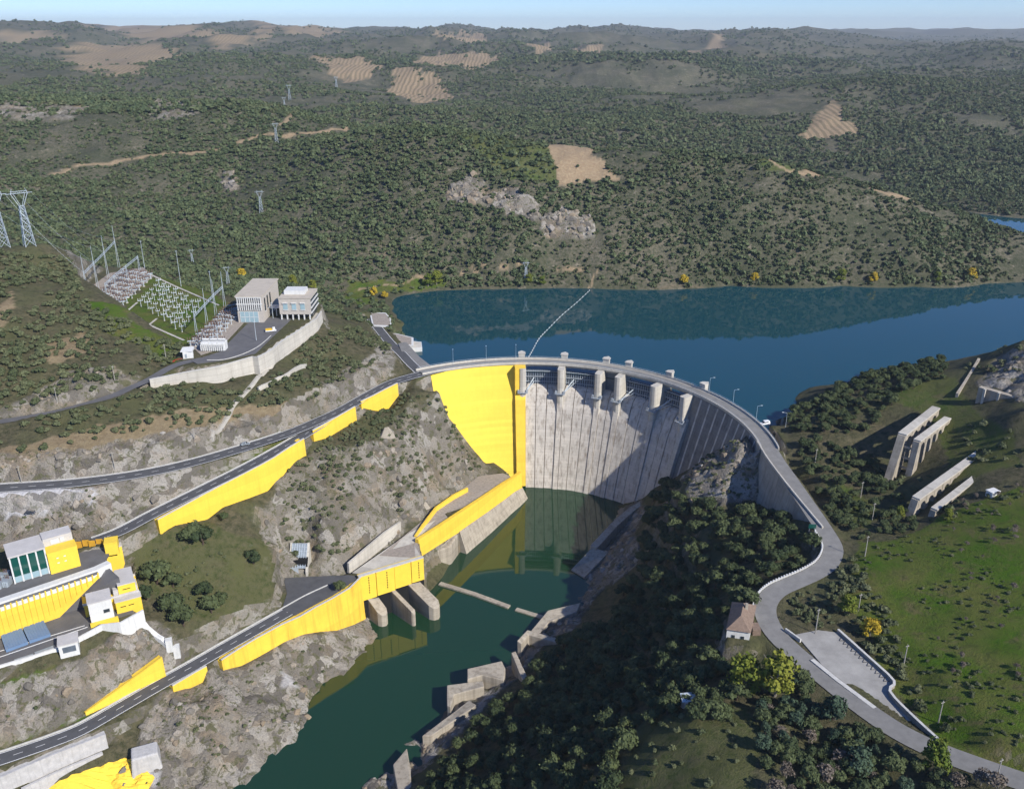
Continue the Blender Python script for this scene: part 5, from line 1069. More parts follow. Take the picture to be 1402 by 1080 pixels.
for u, v, h, l in ((397,138,26,'far lattice pylon on the ridge road'), (379,196,20,'far lattice pylon on the scrub below the ridge road'), (358,292,20,'lattice pylon on the wooded slope above the finned hall'), (313,392,15,'small lattice pylon behind the switchyard masts'), (264,362,12,'small lattice pylon on the slope behind the switchyard lawn'), (390,150,14,'small far pylon just below the ridge pylon'), (461,122,24,'distant pylon on the wooded hill beyond the ridge'), (720,388,16,'thin pylon on the far reservoir shore')):
    q = sight(u, v); pylon(q.x, q.y, q.z, h, l)
gt = [p + Vector((0, 0, 19)) for p in G1]
def wire(a, b, sag, label):
    pts = [a.lerp(b, k/10) - Vector((0, 0, sag*4*(k/10)*(1 - k/10))) for k in range(11)]
    tag(MB().tube(pts, .045, 3).build('power_line', 'galvanised'), label, 'wire', 'power lines')
for k in range(3): wire(w1[k], gt[k], 3, 'thin power line from the nearer tall pylon to the switchyard gantry'); wire(w2[k], gt[min(k+1, 3)], 4, 'thin power line from the farther tall pylon to the switchyard gantry')

def vehicle(name, p, rz, m, label, cat, kind='car'):
    L, W_, hb, hc = {'car': (4.3, 1.75, .85, .62), 'van': (5.2, 2.0, 1.1, .95), 'truck': (6.0, 2.2, 1.0, 1.3)}[kind]
    t = empty(name, p, label, cat); t.rotation_euler = (0, 0, rz); kw = dict(parent=t); oo = []
    def add(mb, nm, mt, par=t, bev=0):
        o = mb.build(nm, mt, None, bevel=bev); o.parent = par; oo.append(o); return o
    def prof(ps, w0, w1): return MB().loft([[Vector((x, -w0/2, z)) for x, z in ps], [Vector((x, w0/2, z)) for x, z in ps]])
    b = add(prof([(-L/2, .35), (-L/2 + .05, hb), (L/2 - 1.2, hb), (L/2 - .1, hb - .12), (L/2, .35)], W_, W_), 'body', m, bev=.1)
    if kind == 'truck':
        add(prof([(L/2 - 2.1, hb + .005), (L/2 - 2.0, hb + hc), (L/2 - .7, hb + hc), (L/2 - .25, hb + .005)], W_ - .1, 0), 'cabin', m, bev=.08)
        add(MB().box((-1.0, 0, hb + .005), (3.6, W_, .7)), 'load_bed', 'hazard_yellow')
        add(prof([(L/2 - .62, hb + .15), (L/2 - .72, hb + hc - .12), (L/2 - .60, hb + hc - .12), (L/2 - .24, hb + .15)], W_ - .3, 0), 'windscreen', 'window_dark')
    else:
        back = -L/2 + (.1 if kind == 'van' else .45)
        c = add(prof([(back, hb + .005), (back + .25, hb + hc), (L/2 - 1.9, hb + hc), (L/2 - 1.15, hb + .005)], W_ - .12, 0), 'cabin', m, bev=.08)
        for s in (-1, 1): add(MB().box((-.2, s*(W_/2 - .05), hb + .12), (L*.5, .04, hc*.6)), 'side_window', 'window_dark')
        add(prof([(L/2 - 1.92, hb + hc - .06), (L/2 - 1.84, hb + hc - .06), (L/2 - 1.12, hb + .08), (L/2 - 1.2, hb + .08)], W_ - .3, 0), 'windscreen', 'window_dark')
    for sx in (-1, 1):
        for sy in (-1, 1):
            wh = add(MB().bar((sx*L*.31, sy*(W_/2 - .22), .33), (sx*L*.31, sy*(W_/2 + .01), .33), .33, 12), 'wheel', 'rubber'); add(MB().bar((sx*L*.31, sy*(W_/2 - .02), .33), (sx*L*.31, sy*(W_/2 + .03), .33), .19, 8), 'rim', 'galvanised', wh)
    for sy in (-1, 1): add(MB().box((L/2 - .08, sy*W_*.36, .6), (.12, .3, .16)), 'headlight', 'white_porcelain')
    return t
q = P(1047,581,z=72.1); vehicle('parked_van', (q.x, q.y, 72.06), R(200), 'car_white', 'white van parked at the right end of the dam crest', 'van', 'van')
q = P(371,454,z=Zy); vehicle('utility_truck', (q.x, q.y, Zy + .06), R(15), 'car_white', 'white truck with a yellow load bed below the office building', 'truck', 'truck')
q = P(336,609,z=73.9); vehicle('car', (q.x, q.y, 73.95), R(22), 'car_silver', 'pale silver car driving on the hillside road near the hill stair', 'car')
q = P(39,676,z=77.6); vehicle('car', (q.x - 0, q.y - 2.0, gz(q.x, q.y - 2.0) + .05), R(12), 'car_dark', 'small dark car parked beside the hillside road above the white slope', 'car')
# buoy line
bl = smooth_path([P(u, v, z=RES_Z) for u, v in ((807,398),(790,414),(770,431),(752,449),(738,464),(729,480),(722,492))], 5)
tag(MB().tube([p + Vector((0, 0, .05)) for p in bl], .1, 4).build('buoy_rope', 'white_porcelain'), 'pale floating rope of the buoy line across the reservoir', 'rope')
for p in bl[::1]:
    tag(MB().bar(p - Vector((0, 0, .4)), p + Vector((0, 0, .45)), .5, 8, .35).bar(p + Vector((0, 0, .45)), p + Vector((0, 0, .75)), .12, 6).build('buoy', 'white_porcelain'), 'small white buoy on the line across the reservoir', 'buoy', 'buoys of the line across the reservoir')
# hill stair and drains
for l, wd, lb in (([(289,606),(300,590),(312,572),(318,558),(330,545),(345,528),(358,515),(372,502)], 1.3, 'pale concrete stair climbing from the hillside road to the switchyard wall'), ([(353,535),(375,524),(395,515),(418,503)], 1.0, 'pale stone terrace wall on the slope below the office building')):
    q = [sight(u, v) for u, v in l]; q = smooth_path(q, 3)
    for p in q: p.z = gz(p.x, p.y)
    t = empty('hill_stair' if wd > 1.1 else 'terrace_wall', q[0], lb, 'stair' if wd > 1.1 else 'wall')
    strip('flight' if wd > 1.1 else 'wall_face', 'pale_concrete', q, [p.z - 2 for p in q], [p.z + (.5 if wd > 1.1 else 2.0) for p in q], wd, t)
    if wd > 1.1:
        for k in range(0, len(q) - 1):
            for j in range(3): p = q[k].lerp(q[k+1], j/3); dd = (q[k+1] - q[k]); MB().box((p.x, p.y, p.z + .2), (.5, 1.9, .55), math.atan2(dd.y, dd.x)).build('step', 'pale_concrete', t)

# ------------------------------------------------------------------ vegetation
def foliage(name, m, n, leafsz, clumps, shape=(1, 1, .85), core=.62, seed=0, spread=.55, cr=(.32, .5)):
    r = np.random.default_rng(seed); vs = []; fs = []; tone = []
    cs = []
    for k in range(clumps):
        d = r.normal(size=3); d /= np.linalg.norm(d); d[2] = abs(d[2])*1.15 - .38; cs.append((d*spread*r.uniform(.6, 1.15)*np.array(shape), r.uniform(*cr), r.uniform(0, 1)))
    for k in range(n):
        c, rad, tn = cs[r.integers(len(cs))]; d = r.normal(size=3); d /= np.linalg.norm(d)
        if d[2] < -.35: d[2] *= -.5
        p = c + d*rad*r.uniform(.82, 1.12)*np.array([1, 1, .9]); nn = d + r.normal(size=3)*.45; nn /= np.linalg.norm(nn)
        a = np.cross(nn, r.normal(size=3)); a /= np.linalg.norm(a); b = np.cross(nn, a); s = leafsz*r.uniform(.6, 1.3); b *= r.uniform(.5, .9)
        p = p + np.array([0, 0, .75*shape[2]]); q = len(vs)
        vs += [p - a*s - b*s*.3, p - b*s, p + a*s, p + b*s]; fs.append((q, q+1, q+2, q+3)); tone.append(tn*.6 + r.uniform(0, .4))
    if core:
        for c, rad, tn in cs:
            bm = bmesh.new(); bmesh.ops.create_icosphere(bm, subdivisions=1, radius=1); q = len(vs)
            for v in bm.verts: vs.append(c + np.array(v.co)*rad*core*1.25 + np.array([0, 0, .75*shape[2]]))
            for f in bm.faces: fs.append(tuple(v.index + q for v in f.verts)); tone.append(tn*.5)
            bm.free()
    me = bpy.data.meshes.new(name); me.from_pydata([tuple(v) for v in vs], [], fs); me.materials.append(M[m])
    at = me.attributes.new('tone', 'FLOAT', 'FACE'); at.data.foreach_set('value', np.array(tone, np.float32)); return me
def trunk_mesh(name, m, h, r0, seed):
    r = random.Random(seed); mb = MB(); p = Vector((0, 0, -.25)); 
    for k in range(4):
        q = Vector((r.uniform(-.07, .07)*h, r.uniform(-.07, .07)*h, h*(k+1)/4)); mb.bar(p, q, r0*(1 - k*.2), 6, r0*(.8 - k*.2)); p = q
    for k in range(4):
        a = Vector((0, 0, h*r.uniform(.45, .8))); t = r.uniform(0, 6.3); mb.bar(a, a + Vector((math.cos(t)*.4*h, math.sin(t)*.4*h, .42*h)), r0*.4, 5, r0*.12)
    me = mb.mesh(name); me.materials.append(M[m]); return me
OAK = [foliage('oak_crown', 'oak_leaf', 800, .11, 14, (1, 1, .85), .66, 100 + k, .62, (.3, .46)) for k in range(5)]; OAKT = [trunk_mesh('oak_trunk', 'bark', .9, .09, k) for k in range(3)]
SHR = [foliage('shrub_foliage', 'scrub_leaf', 260, .17, 7, (1, 1, .7), .6, 200 + k) for k in range(5)]
POP = [foliage('poplar_crown', 'poplar_leaf', 1500, .075, 26, (.62, .62, 1.5), .5, 300 + k, .75, (.2, .36)) for k in range(3)]
GLD = [foliage('gold_crown', 'gold_leaf', 1200, .08, 20, (.72, .72, 1.25), .5, 320 + k, .72, (.22, .38)) for k in range(2)]
PIN = [foliage('pine_crown', 'pine_leaf', 1300, .08, 20, (.75, .75, 1.3), .55, 340 + k, .6, (.2, .36)) for k in range(3)]
TWG = [foliage('bare_crown', 'bare_twig', 420, .1, 9, (.9, .9, .9), 0, 360 + k) for k in range(2)]
FAR = [foliage('far_bush', 'far_leaf', 46, .40, 4, (1, 1, .8), .65, 400 + k) for k in range(4)] + [foliage('far_bush', 'scrub_leaf', 46, .40, 4, (1, 1, .6), .65, 410 + k) for k in range(2)]
TK = {'oak': ('holm_oak', OAK, OAKT), 'oak2': ('oak_tree', OAK, OAKT), 'pop': ('poplar', POP, [trunk_mesh('poplar_trunk', 'pale_bark', 1.4, .06, 9)]), 'gold': ('golden_tree', GLD, [trunk_mesh('gold_trunk', 'pale_bark', 1.0, .06, 10)]),
      'pine': ('conifer', PIN, [trunk_mesh('conifer_trunk', 'bark', 1.2, .07, 11)]), 'bare': ('bare_tree', TWG, [trunk_mesh('bare_trunk', 'pale_bark', .9, .05, 12)])}
def tree(kind, x, y, r, label, group, z=None, sz=1.0):
    nm, crowns, trunks = TK[kind]; zz = (gz(x, y) if z is None else z)
    t = empty(nm, (x, y, zz), label, 'tree', group); rz = random.uniform(0, 6.28); t.rotation_euler = (0, 0, rz); t.scale = (r, r, r*sz)
    for me, nn in ((random.choice(trunks), 'trunk'), (random.choice(crowns), 'crown')):
        o = bpy.data.objects.new(nn, me); COL.objects.link(o); o.parent = t
        if nn == 'crown': o.location = (0, 0, .25 if kind in ('oak', 'oak2', 'bare') else -.3)
    return t
def shrub(x, y, r, label, group, me=None, nm='shrub'):
    o = bpy.data.objects.new(nm, me or random.choice(SHR)); COL.objects.link(o); o.location = (x, y, gz(x, y) - .15*r); o.rotation_euler = (0, 0, random.uniform(0, 6.28)); o.scale = (r, r, r*random.uniform(.75, 1.1)); return tag(o, label, nm, group)
FAR = FAR + OAK[:3] + SHR[:3]
FP, FI, FS = [], [], []                               # the mass of bushes nobody could count
def mass(x, y, r, lo=0, hi=6):
    z = ground(x, y); FP.append(np.stack([x, y, z - .1*r], 1)); FI.append(rng.integers(lo, hi, len(x))); FS.append(r)
# keep-clear mask: roads, decks, water, buildings
CLEAR = [(d['p'], d['half'] + 2.2) for d in ROADS.values()]
CPOLY = [pl for pl, _, _ in PLATS] + [TERR]
def free(x, y, extra=0.0):
    z = ground(x, y); ok = (z > .8) & ~((z < RES_Z + .6) & ((y > 505) | (np.hypot(x - DC.x, y - DC.y) > 112) & (y > 380) & (x > 100)))
    for p, h in CLEAR:
        d, _, _ = polydist(x, y, [tuple(q) for q in p[::2]]); ok &= d > h + extra
    for pl in CPOLY: ok &= ~inpoly(x, y, pl); d, _, _ = polydist(x, y, [tuple(q) for q in pl] + [tuple(pl[0])]); ok &= d > 1.2
    rr = np.hypot(x - DC.x, y - DC.y); th = np.degrees(np.arctan2(x - DC.x, y - DC.y)); ok &= ~((rr > face_r(30) - 6 + np.clip((z - 30)*.3, -9, 12)) & (rr < 121) & (th > -34) & (th < 95))
    for wk in WALLS: d, _, _ = polydist(x, y, [(q.x, q.y, 0) for q, _ in WALLS[wk]]); ok &= d > 2.6
    return ok
def scatter(px, dens, ylo, yhi, xlo, xhi, clump=0.0, extra=0.0):
    n = int(dens*(yhi - ylo)*(xhi - xlo)); x = rng.uniform(xlo, xhi, n); y = rng.uniform(ylo, yhi, n); z = ground(x, y); u, v = project(x, y, z)
    k = np.zeros(n, bool)
    for p in px: k |= inpoly(u, v, p)
    if clump: k &= fbm(x, y, 22, 3, 5) > (clump - 1)*.4 + rng.uniform(-.15, .15, n)
    x, y = x[k], y[k]; k = free(x, y, extra); x, y = x[k], y[k]; k = seen(x, y, ground(x, y) + 3.0); return x[k], y[k]
def thin(x, y, r, f):                                 # drop plants standing inside one another
    keep = []; 
    for i in range(len(x)):
        if all((x[i]-x[j])**2 + (y[i]-y[j])**2 > (f*(r[i] + r[j]))**2 for j in keep[-400:]): keep.append(i)
    return np.array(keep, int)
BUILT = 0
def plant(px, dens, box, kind, rr, label, group, cap, clump=0.0, f=.6, kinds=None, extra=0.0):
    x, y = scatter(px, dens, *box, clump, extra); r = rng.uniform(*rr, len(x))*rng.uniform(.8, 1.1, len(x)); k = thin(x, y, r, f); x, y, r = x[k], y[k], r[k]
    o = np.argsort((x**2 + y**2 + (CAMH - 60)**2)/r**2); x, y, r = x[o], y[o], r[o]
    md_ = np.median(r[:cap]) if len(r) else 0; base_label = label
    for i in range(min(cap, len(x))):
        label = ('large ' if r[i] > md_ else 'smaller ') + base_label
        if kind in ('shrub', 'bush'): shrub(x[i], y[i], r[i], label, group, None, kind)
        else:
            kk = kind if not kinds else random.choice(kinds); tree(kk, x[i], y[i], r[i], label if kk == kind else TL[kk], group if kk == kind else TG[kk])
    if len(x) > cap: mass(x[cap:], y[cap:], r[cap:], *((9, 12) if kind in ('shrub', 'bush') else (6, 9)))
TL = {'pine': 'blue green conifer standing in the thicket beside the bank road', 'bare': 'bare grey tree standing in the thicket beside the bank road', 'pop': 'yellow green poplar standing in the thicket beside the bank road'}
TG = {'pine': 'conifers in the roadside thicket', 'bare': 'bare trees in the roadside thicket', 'pop': 'poplars in the roadside thicket'}
plant([[(905,640),(960,700),(1040,690),(1115,745),(1108,770),(1035,800),(1022,835),(990,850),(985,900),(1010,960),(1000,990),(860,990),(850,1090),(570,1090),(640,1010),(720,935),(760,890),(830,850),(870,780),(885,700)]], .12, (170, 440, -40, 125), 'oak', (2.4, 4.6), 'dark rounded holm oak on the shaded slope between the bank road and the river', 'holm oaks on the shaded river slope', 270, 0, .6)
plant([[(1040,950),(1075,935),(1110,935),(1200,1005),(1300,1060),(1420,1090),(1040,1095)]], .10, (120, 240, 60, 160), 'oak2', (2.2, 3.8), 'dark bushy oak in the thicket below the parking lot road', 'oaks in the roadside thicket', 120, 0, .5, ['oak2', 'oak2', 'oak2', 'pine', 'bare'], extra=1.5)
plant([[(1064,580),(1130,540),(1200,508),(1290,492),(1300,515),(1240,540),(1190,590),(1110,600)],[(1085,600),(1190,620),(1230,680),(1260,720),(1200,750),(1155,745),(1110,660)]], .08, (300, 490, 100, 240), 'oak2', (1.6, 3.4), 'dark rounded oak in the scrub between the dam wing and the arched ruins', 'oaks between the dam wing and the ruins', 150, 0, .5)
plant([[(1290,515),(1402,465),(1450,470),(1450,640),(1380,640),(1300,650),(1330,560)],[(1180,640),(1300,650),(1400,680),(1280,730)]], .03, (280, 520, 150, 330), 'bush', (1.0, 2.8), 'grey green bush on the grassy slope round the arched ruins', 'bushes round the ruins', 80, .8)
plant([[(1080,800),(1150,755),(1200,790),(1235,880),(1245,930),(1305,1012),(1285,1008),(1225,930),(1160,862),(1120,858),(1085,850)]], .12, (170, 310, 80, 150), 'bush', (1.0, 2.6), 'leafy bush in the hedge between the parking lot and the field', 'hedge bushes by the parking lot', 90, 0, .45)
plant([[(1165,760),(1330,690),(1450,660),(1450,1060),(1300,1000),(1240,910)]], .09, (150, 400, 90, 230), 'bush', (.4, 1.2), 'low small bush dotted in the green field', 'small bushes in the field', 90, .9)
plant([[(870,985),(1000,970),(1035,990),(1035,1090),(860,1090)]], .05, (130, 240, 20, 90), 'bush', (.6, 2.0), 'scrubby bush on the brown plot of ground below the shed', 'bushes on the plot below the shed', 40, .6)
plant([[(1300,690),(1450,650),(1450,800),(1380,840),(1300,800)],[(1260,840),(1402,860),(1420,980),(1300,940)]], .02, (150, 400, 90, 260), 'bare', (.8, 1.8), 'brown leafless bush in the upper part of the green field', 'brown bushes in the field', 60, .75)
plant([[(925,655),(975,608),(1010,600),(1042,625),(1035,690),(960,705)]], .12, (350, 430, 70, 125), 'bush', (.6, 1.7), 'green bush on the rock outcrop at the foot of the dark arch', 'bushes on the right outcrop', 40, .7)
plant([[(395,640),(430,600),(500,560),(545,540),(600,545),(655,625),(680,640),(600,650),(560,690),(480,760),(400,770),(380,740)]], .16, (330, 490, -130, 0), 'shrub', (.8, 2.4), 'green bush clinging to the rocky knob beside the yellow dam face', 'bushes on the rocky knob', 140, .55, .5)
plant([[(0,345),(100,355),(118,412),(250,475),(235,500),(170,525),(0,565),(-60,560),(-60,345)]], .10, (340, 600, -330, -130), 'shrub', (1.3, 3.4), 'round bush on the hillside below the tall pylons', 'bushes on the pylon hillside', 90, .5, .45)
plant([[(-60,600),(150,552),(230,525),(340,512),(440,458),(525,440),(545,470),(500,510),(430,548),(300,578),(150,598),(-60,640)]], .10, (330, 540, -260, -50), 'shrub', (1.2, 3.2), 'round bush on the slope between the switchyard wall and the hillside road', 'bushes above the hillside road', 70, .55, .48)
plant([[(-60,930),(120,895),(230,870),(250,900),(200,930),(60,990),(-60,1020)],[(300,930),(420,880),(470,900),(400,1000),(330,1060),(180,1080),(230,960)],[(0,690),(300,645),(390,625),(200,705),(0,740)],[(180,760),(300,720),(385,750),(370,820),(280,850),(220,850)]], .05, (220, 440, -220, -40), 'bush', (.5, 1.5), 'small green bush on the rocky bank near the works and the river road', 'small bushes on the rocky left bank', 60, .85)
for u, v, r, k, lb in ((262,742,4.0,'oak','olive round tree of a pair under the long yellow retaining wall'),(278,748,4.2,'oak','darker round tree of the pair under the long yellow retaining wall'),(215,800,5.0,'oak','large dark round tree on the grassy slope right of the control building'),(238,805,3.2,'oak','smaller tree leaning on the large dark tree right of the control building'),(200,822,3.0,'oak','grey green tree below the large dark tree by the control building'),(236,840,4.4,'oak','big grey green tree in the middle of the grassy slope above the flume'),(252,858,4.2,'oak','broad tree at the foot of the grassy slope by the flume'),(282,820,3.4,'oak','upper tree of the clump in the middle of the grassy slope'),(290,840,3.6,'oak','lower tree of the clump in the middle of the grassy slope'),(303,832,2.8,'oak','right tree of the clump in the middle of the grassy slope'),(347,772,3.0,'oak','single dark round tree left of the tunnel gate'),(307,712,1.8,'oak','small tree on the slope under the middle of the retaining wall'),(466,824,2.4,'oak','small round tree on the edge of the asphalt apron'),
        (1018,945,5.6,'pop','broad yellow green tree just below the house'),(1060,955,6.4,'pop','tall yellow green tree beside the bank road below the house'),(1190,872,3.2,'gold','bright golden tree at the field edge above the parking lot'),(1158,842,3.4,'pop','yellow green tree in the hedge left of the golden tree'),(1280,1055,4.0,'pop','yellow green tree beside the bank road beyond the parking lot'),(1140,985,4.2,'pine','blue green conifer beside the bank road below the parking lot'),(1172,1060,4.2,'pine','tall blue green conifer in the thicket lowest on the bank'),(935,700,2.5,'oak','small oak at the foot of the dark arch'),(1232,708,2.0,'pop','small yellow green tree at the end of the lower arched ruin'),(1296,712,2.2,'pop','small olive tree at the end of the nearest arched ruin'),
        (331,382,4.0,'gold','yellow tree behind the finned hall'),(402,392,3.6,'pop','yellow green tree behind the office building'),(428,398,3.6,'pop','yellow green tree at the corner behind the office building'),(598,392,5.0,'pop','bright green poplar of a pair on the far reservoir shore'),(586,394,4.4,'pop','second bright green poplar of the pair on the far reservoir shore'),(512,406,3.4,'gold','golden tree at the head of the reservoir inlet'),(527,409,2.8,'gold','small golden tree beside the reservoir inlet'),(724,392,3.6,'pop','poplar on the far shore left of the buoy landing'),(742,391,3.2,'pop','small poplar on the far shore nearest the buoy landing'),(936,390,3.8,'gold','golden tree on the far shore by a green poplar'),(1032,388,3.4,'gold','golden bush on the far shore right of the first golden tree'),(1150,389,4.4,'pop','yellow green tree on the far shore among golden bushes'),(1195,388,4.0,'gold','golden tree on the far shore below the pale terraces'),(1328,384,4.6,'gold','brightest golden tree on the far shore below the terraced spur'),(1282,388,3.4,'pop','yellow green tree on the far shore left of the brightest golden tree')):
    q = sight(u, v)
    if q.z < .5 or (q.y > 500 and q.z < RES_Z + .3): q = P(u, v - 3, z=RES_Z + 1.0) if q.y > 500 else P(u, v, z=24)
    tree(k, q.x, q.y, r*1.35, lb, None)
# the wooded far country
def wood(n, ylo, yhi, wid, rr, thr, lo=0, hi=6, wl=60):
    y = np.exp(rng.uniform(math.log(ylo), math.log(yhi), n)) if yhi > 2*ylo else rng.uniform(ylo, yhi, n); x = rng.uniform(-1, 1, n)*(wid*y + 60); z = ground(x, y)
    i = np.clip(np.searchsorted(GX, x), 0, nx - 1); j = np.clip(np.searchsorted(GY, y), 0, ny - 1); g = j*nx + i
    k = (z > RES_Z + 1.0) & (rng.uniform(0, 1, n) > np.clip(soil[g]*1.2 + rock[g]*.9 + grass[g]*.85, 0, .985)) & (fbm(x, y, wl, 4, 15) + rng.uniform(-.25, .25, n) > thr)
    x, y = x[k], y[k]; k = (y > 650) | free(x, y); k &= ~((y < 640) & (x > -70)) ; x, y = x[k], y[k]; k = seen(x, y, ground(x, y) + 6); x, y = x[k], y[k]
    mass(x, y, rng.uniform(rr[0], rr[1], len(x))*rng.uniform(.7, 1.15, len(x)), lo, hi)
wood(60000, 560, 1150, .64, (1.1, 2.7), -.34)
wood(12000, 640, 1150, .64, (2.6, 4.2), -.05, 0, 4)
wood(56000, 1050, 3000, .64, (3.0, 5.2), -.12, 0, 6, 200)
wood(34000, 2400, 9000, .64, (4.5, 9), -.12, 0, 4, 400)
for xa, xb, n_ in ((228, 800, 3200), (-800, -250, 5200)):      # the hillsides go on to either side
    x = rng.uniform(xa, xb, n_); y = rng.uniform(120, 620, n_); z = ground(x, y); u, v = project(x, y, z); k = (z > 70) & ((u > 1450) | (u < -60)); x, y = x[k], y[k]; k = free(x, y); x, y = x[k], y[k]
    mass(x, y, rng.uniform(.8, 2.8, len(x)), 9, 12)
pts = np.concatenate(FP); idx = np.concatenate(FI).astype(np.int32); scl = np.concatenate(FS).astype(np.float32)
me = bpy.data.meshes.new('bush_points'); me.vertices.add(len(pts)); me.vertices.foreach_set('co', pts.astype(np.float32).ravel())
for nm, ty, arr in (('kind_index', 'INT', idx), ('size', 'FLOAT', scl), ('turn', 'FLOAT', rng.uniform(0, 6.28, len(pts)).astype(np.float32))): me.attributes.new(nm, ty, 'POINT').data.foreach_set('value', arr)
scrub = bpy.data.objects.new('hillside_scrub', me); COL.objects.link(scrub); scrub['kind'] = 'stuff'; scrub['label'] = 'dense green scrub and small trees covering the hills beyond the reservoir'; scrub['category'] = 'scrub'
bc = bpy.data.collections.new('bush_kinds')
for k, m_ in enumerate(FAR): bc.objects.link(bpy.data.objects.new('bush_kind_%d' % k, m_))
ng = bpy.data.node_groups.new('bush_scatter', 'GeometryNodeTree'); ng.interface.new_socket('Geometry', in_out='INPUT', socket_type='NodeSocketGeometry'); ng.interface.new_socket('Geometry', in_out='OUTPUT', socket_type='NodeSocketGeometry')
N = ng.nodes; gi = N.new('NodeGroupInput'); go = N.new('NodeGroupOutput'); iop = N.new('GeometryNodeInstanceOnPoints'); ci = N.new('GeometryNodeCollectionInfo')
ci.inputs['Collection'].default_value = bc; ci.inputs['Separate Children'].default_value = True; ci.inputs['Reset Children'].default_value = True
def named(nm, ty): a = N.new('GeometryNodeInputNamedAttribute'); a.data_type = ty; a.inputs['Name'].default_value = nm; return a.outputs['Attribute']
cx = N.new('ShaderNodeCombineXYZ'); ng.links.new(named('turn', 'FLOAT'), cx.inputs[2]); cs_ = N.new('ShaderNodeCombineXYZ'); sz_ = named('size', 'FLOAT')
for k in range(3): ng.links.new(sz_, cs_.inputs[k])
ng.links.new(gi.outputs[0], iop.inputs['Points']); ng.links.new(ci.outputs[0], iop.inputs['Instance']); iop.inputs['Pick Instance'].default_value = True; ng.links.new(named('kind_index', 'INT'), iop.inputs['Instance Index'])
ng.links.new(cx.outputs[0], iop.inputs['Rotation']); ng.links.new(cs_.outputs[0], iop.inputs['Scale']); ng.links.new(iop.outputs[0], go.inputs[0])
md = scrub.modifiers.new('bush_scatter', 'NODES'); md.node_group = ng
print('VEG', len(pts), len(bpy.data.objects))

# ------------------------------------------------------------------ broken rock on the cliffs: too many pieces to count
def rock_mesh(seed):
    r = random.Random(seed); bm = bmesh.new(); bmesh.ops.create_icosphere(bm, subdivisions=1, radius=1)
    st_ = Vector((r.uniform(.8, 1.3), r.uniform(.7, 1.1), r.uniform(.55, 1.0)))
    for v in bm.verts: v.co = Vector((v.co.x*st_.x, v.co.y*st_.y, v.co.z*st_.z))*r.uniform(.72, 1.18)
    for k in range(3):
        n_ = Vector((r.uniform(-1, 1), r.uniform(-1, 1), r.uniform(-.2, 1))).normalized(); res = bmesh.ops.bisect_plane(bm, geom=bm.verts[:] + bm.edges[:] + bm.faces[:], plane_co=n_*r.uniform(.5, .75), plane_no=n_, clear_outer=True); ed_ = [e for e in res['geom_cut'] if isinstance(e, bmesh.types.BMEdge)]
        if ed_: bmesh.ops.contextual_create(bm, geom=ed_)
    bmesh.ops.recalc_face_normals(bm, faces=bm.faces); me = bpy.data.meshes.new('rock_piece'); bm.to_mesh(me); bm.free(); me.materials.append(M['broken_rock']); return me
nt, bs, pos = newmat('broken_rock'); oi = nt.nodes.new('ShaderNodeObjectInfo')
c = ramp(nt, oi.outputs['Random'], [(0, (0.13, 0.118, 0.10)), (.4, (0.23, 0.208, 0.175)), (.7, (0.29, 0.225, 0.15)), (1, (0.39, 0.36, 0.32))]); n_ = noise(nt, pos, .8, 6, .7)
c = mix(nt, ramp(nt, n_, [(.35, (.6,)*3), (.6, (0, 0, 0))]), c, (.10, .092, .078)); nt.links.new(c, bs.inputs['Base Color']); bs.inputs['Roughness'].default_value = .95; bump(nt, bs, n_, .7, .5)
g = np.where((rock > .5) & (rng.uniform(0, 1, len(X)) < np.where(Y < 560, .13, .34)) & (Y > 190) & (Y < 1000) & (Z > -.5) & (Z != RES_Z) & (fbm(X, Y, 14, 3, 88) > -.12))[0]
x, y = X[g] + rng.uniform(-.7, .7, len(g)), Y[g] + rng.uniform(-.7, .7, len(g)); k = np.ones(len(x), bool)
for p, h in CLEAR: k &= polydist(x, y, [tuple(q) for q in p[::2]])[0] > h + .8
for pl in CPOLY: k &= ~inpoly(x, y, pl)
for wk in WALLS: k &= polydist(x, y, [(q.x, q.y, 0) for q, _ in WALLS[wk]])[0] > 2.2
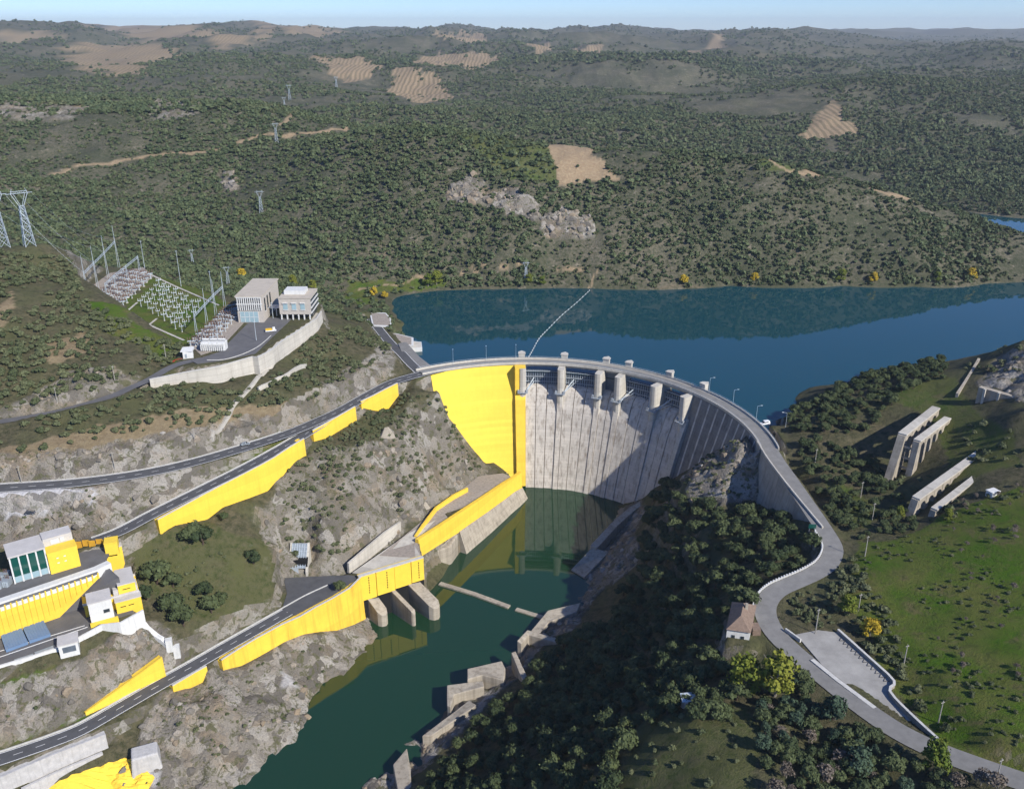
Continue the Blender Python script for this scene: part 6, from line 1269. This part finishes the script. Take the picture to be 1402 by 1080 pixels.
k &= ~((np.hypot(x - DC.x, y - DC.y) > 84) & (np.hypot(x - DC.x, y - DC.y) < 120) & (th[g] < 60)) & ~((y > 560) & (ground(x, y) < RES_Z))
x, y = x[k], y[k]; sz_r = (rng.uniform(.35, 1.0, len(x))**2*2.3 + .3)*np.where(y > 600, 1.9, 1); z = ground(x, y) - sz_r*.25
me = bpy.data.meshes.new('rock_points'); me.vertices.add(len(x)); me.vertices.foreach_set('co', np.stack([x, y, z], 1).astype(np.float32).ravel())
for nm, ty, arr in (('kind_index', 'INT', rng.integers(0, 6, len(x)).astype(np.int32)), ('size', 'FLOAT', sz_r.astype(np.float32)), ('turn', 'FLOAT', rng.uniform(0, 6.28, len(x)).astype(np.float32))): me.attributes.new(nm, ty, 'POINT').data.foreach_set('value', arr)
rub = bpy.data.objects.new('broken_rock', me); COL.objects.link(rub); rub['kind'] = 'stuff'; rub['label'] = 'broken grey and tan rock covering the cliffs and cuttings'; rub['category'] = 'rock'
rc = bpy.data.collections.new('rock_kinds')
for k in range(6): rc.objects.link(bpy.data.objects.new('rock_kind_%d' % k, rock_mesh(k)))
ng2 = ng.copy(); [n for n in ng2.nodes if n.bl_idname == 'GeometryNodeCollectionInfo'][0].inputs['Collection'].default_value = rc
rub.modifiers.new('rock_scatter', 'NODES').node_group = ng2

# ------------------------------------------------------------------ air
nt, bs, pos = newmat('haze'); nt.nodes.remove(bs); vol = nt.nodes.new('ShaderNodeVolumePrincipled'); vol.inputs['Color'].default_value = (.86, .93, 1.0, 1); vol.inputs['Density'].default_value = 0.000055; vol.inputs['Anisotropy'].default_value = 0.2
nt.links.new(vol.outputs[0], nt.nodes['Material Output'].inputs['Volume'])
hz = MB().add([(a, b, c) for c in (-60, 420) for a, b in ((-15000, -1200), (15000, -1200), (15000, 17000), (-15000, 17000))], [(3,2,1,0),(4,5,6,7),(0,1,5,4),(1,2,6,5),(2,3,7,6),(3,0,4,7)]).build('haze', 'haze'); hz['kind'] = 'stuff'
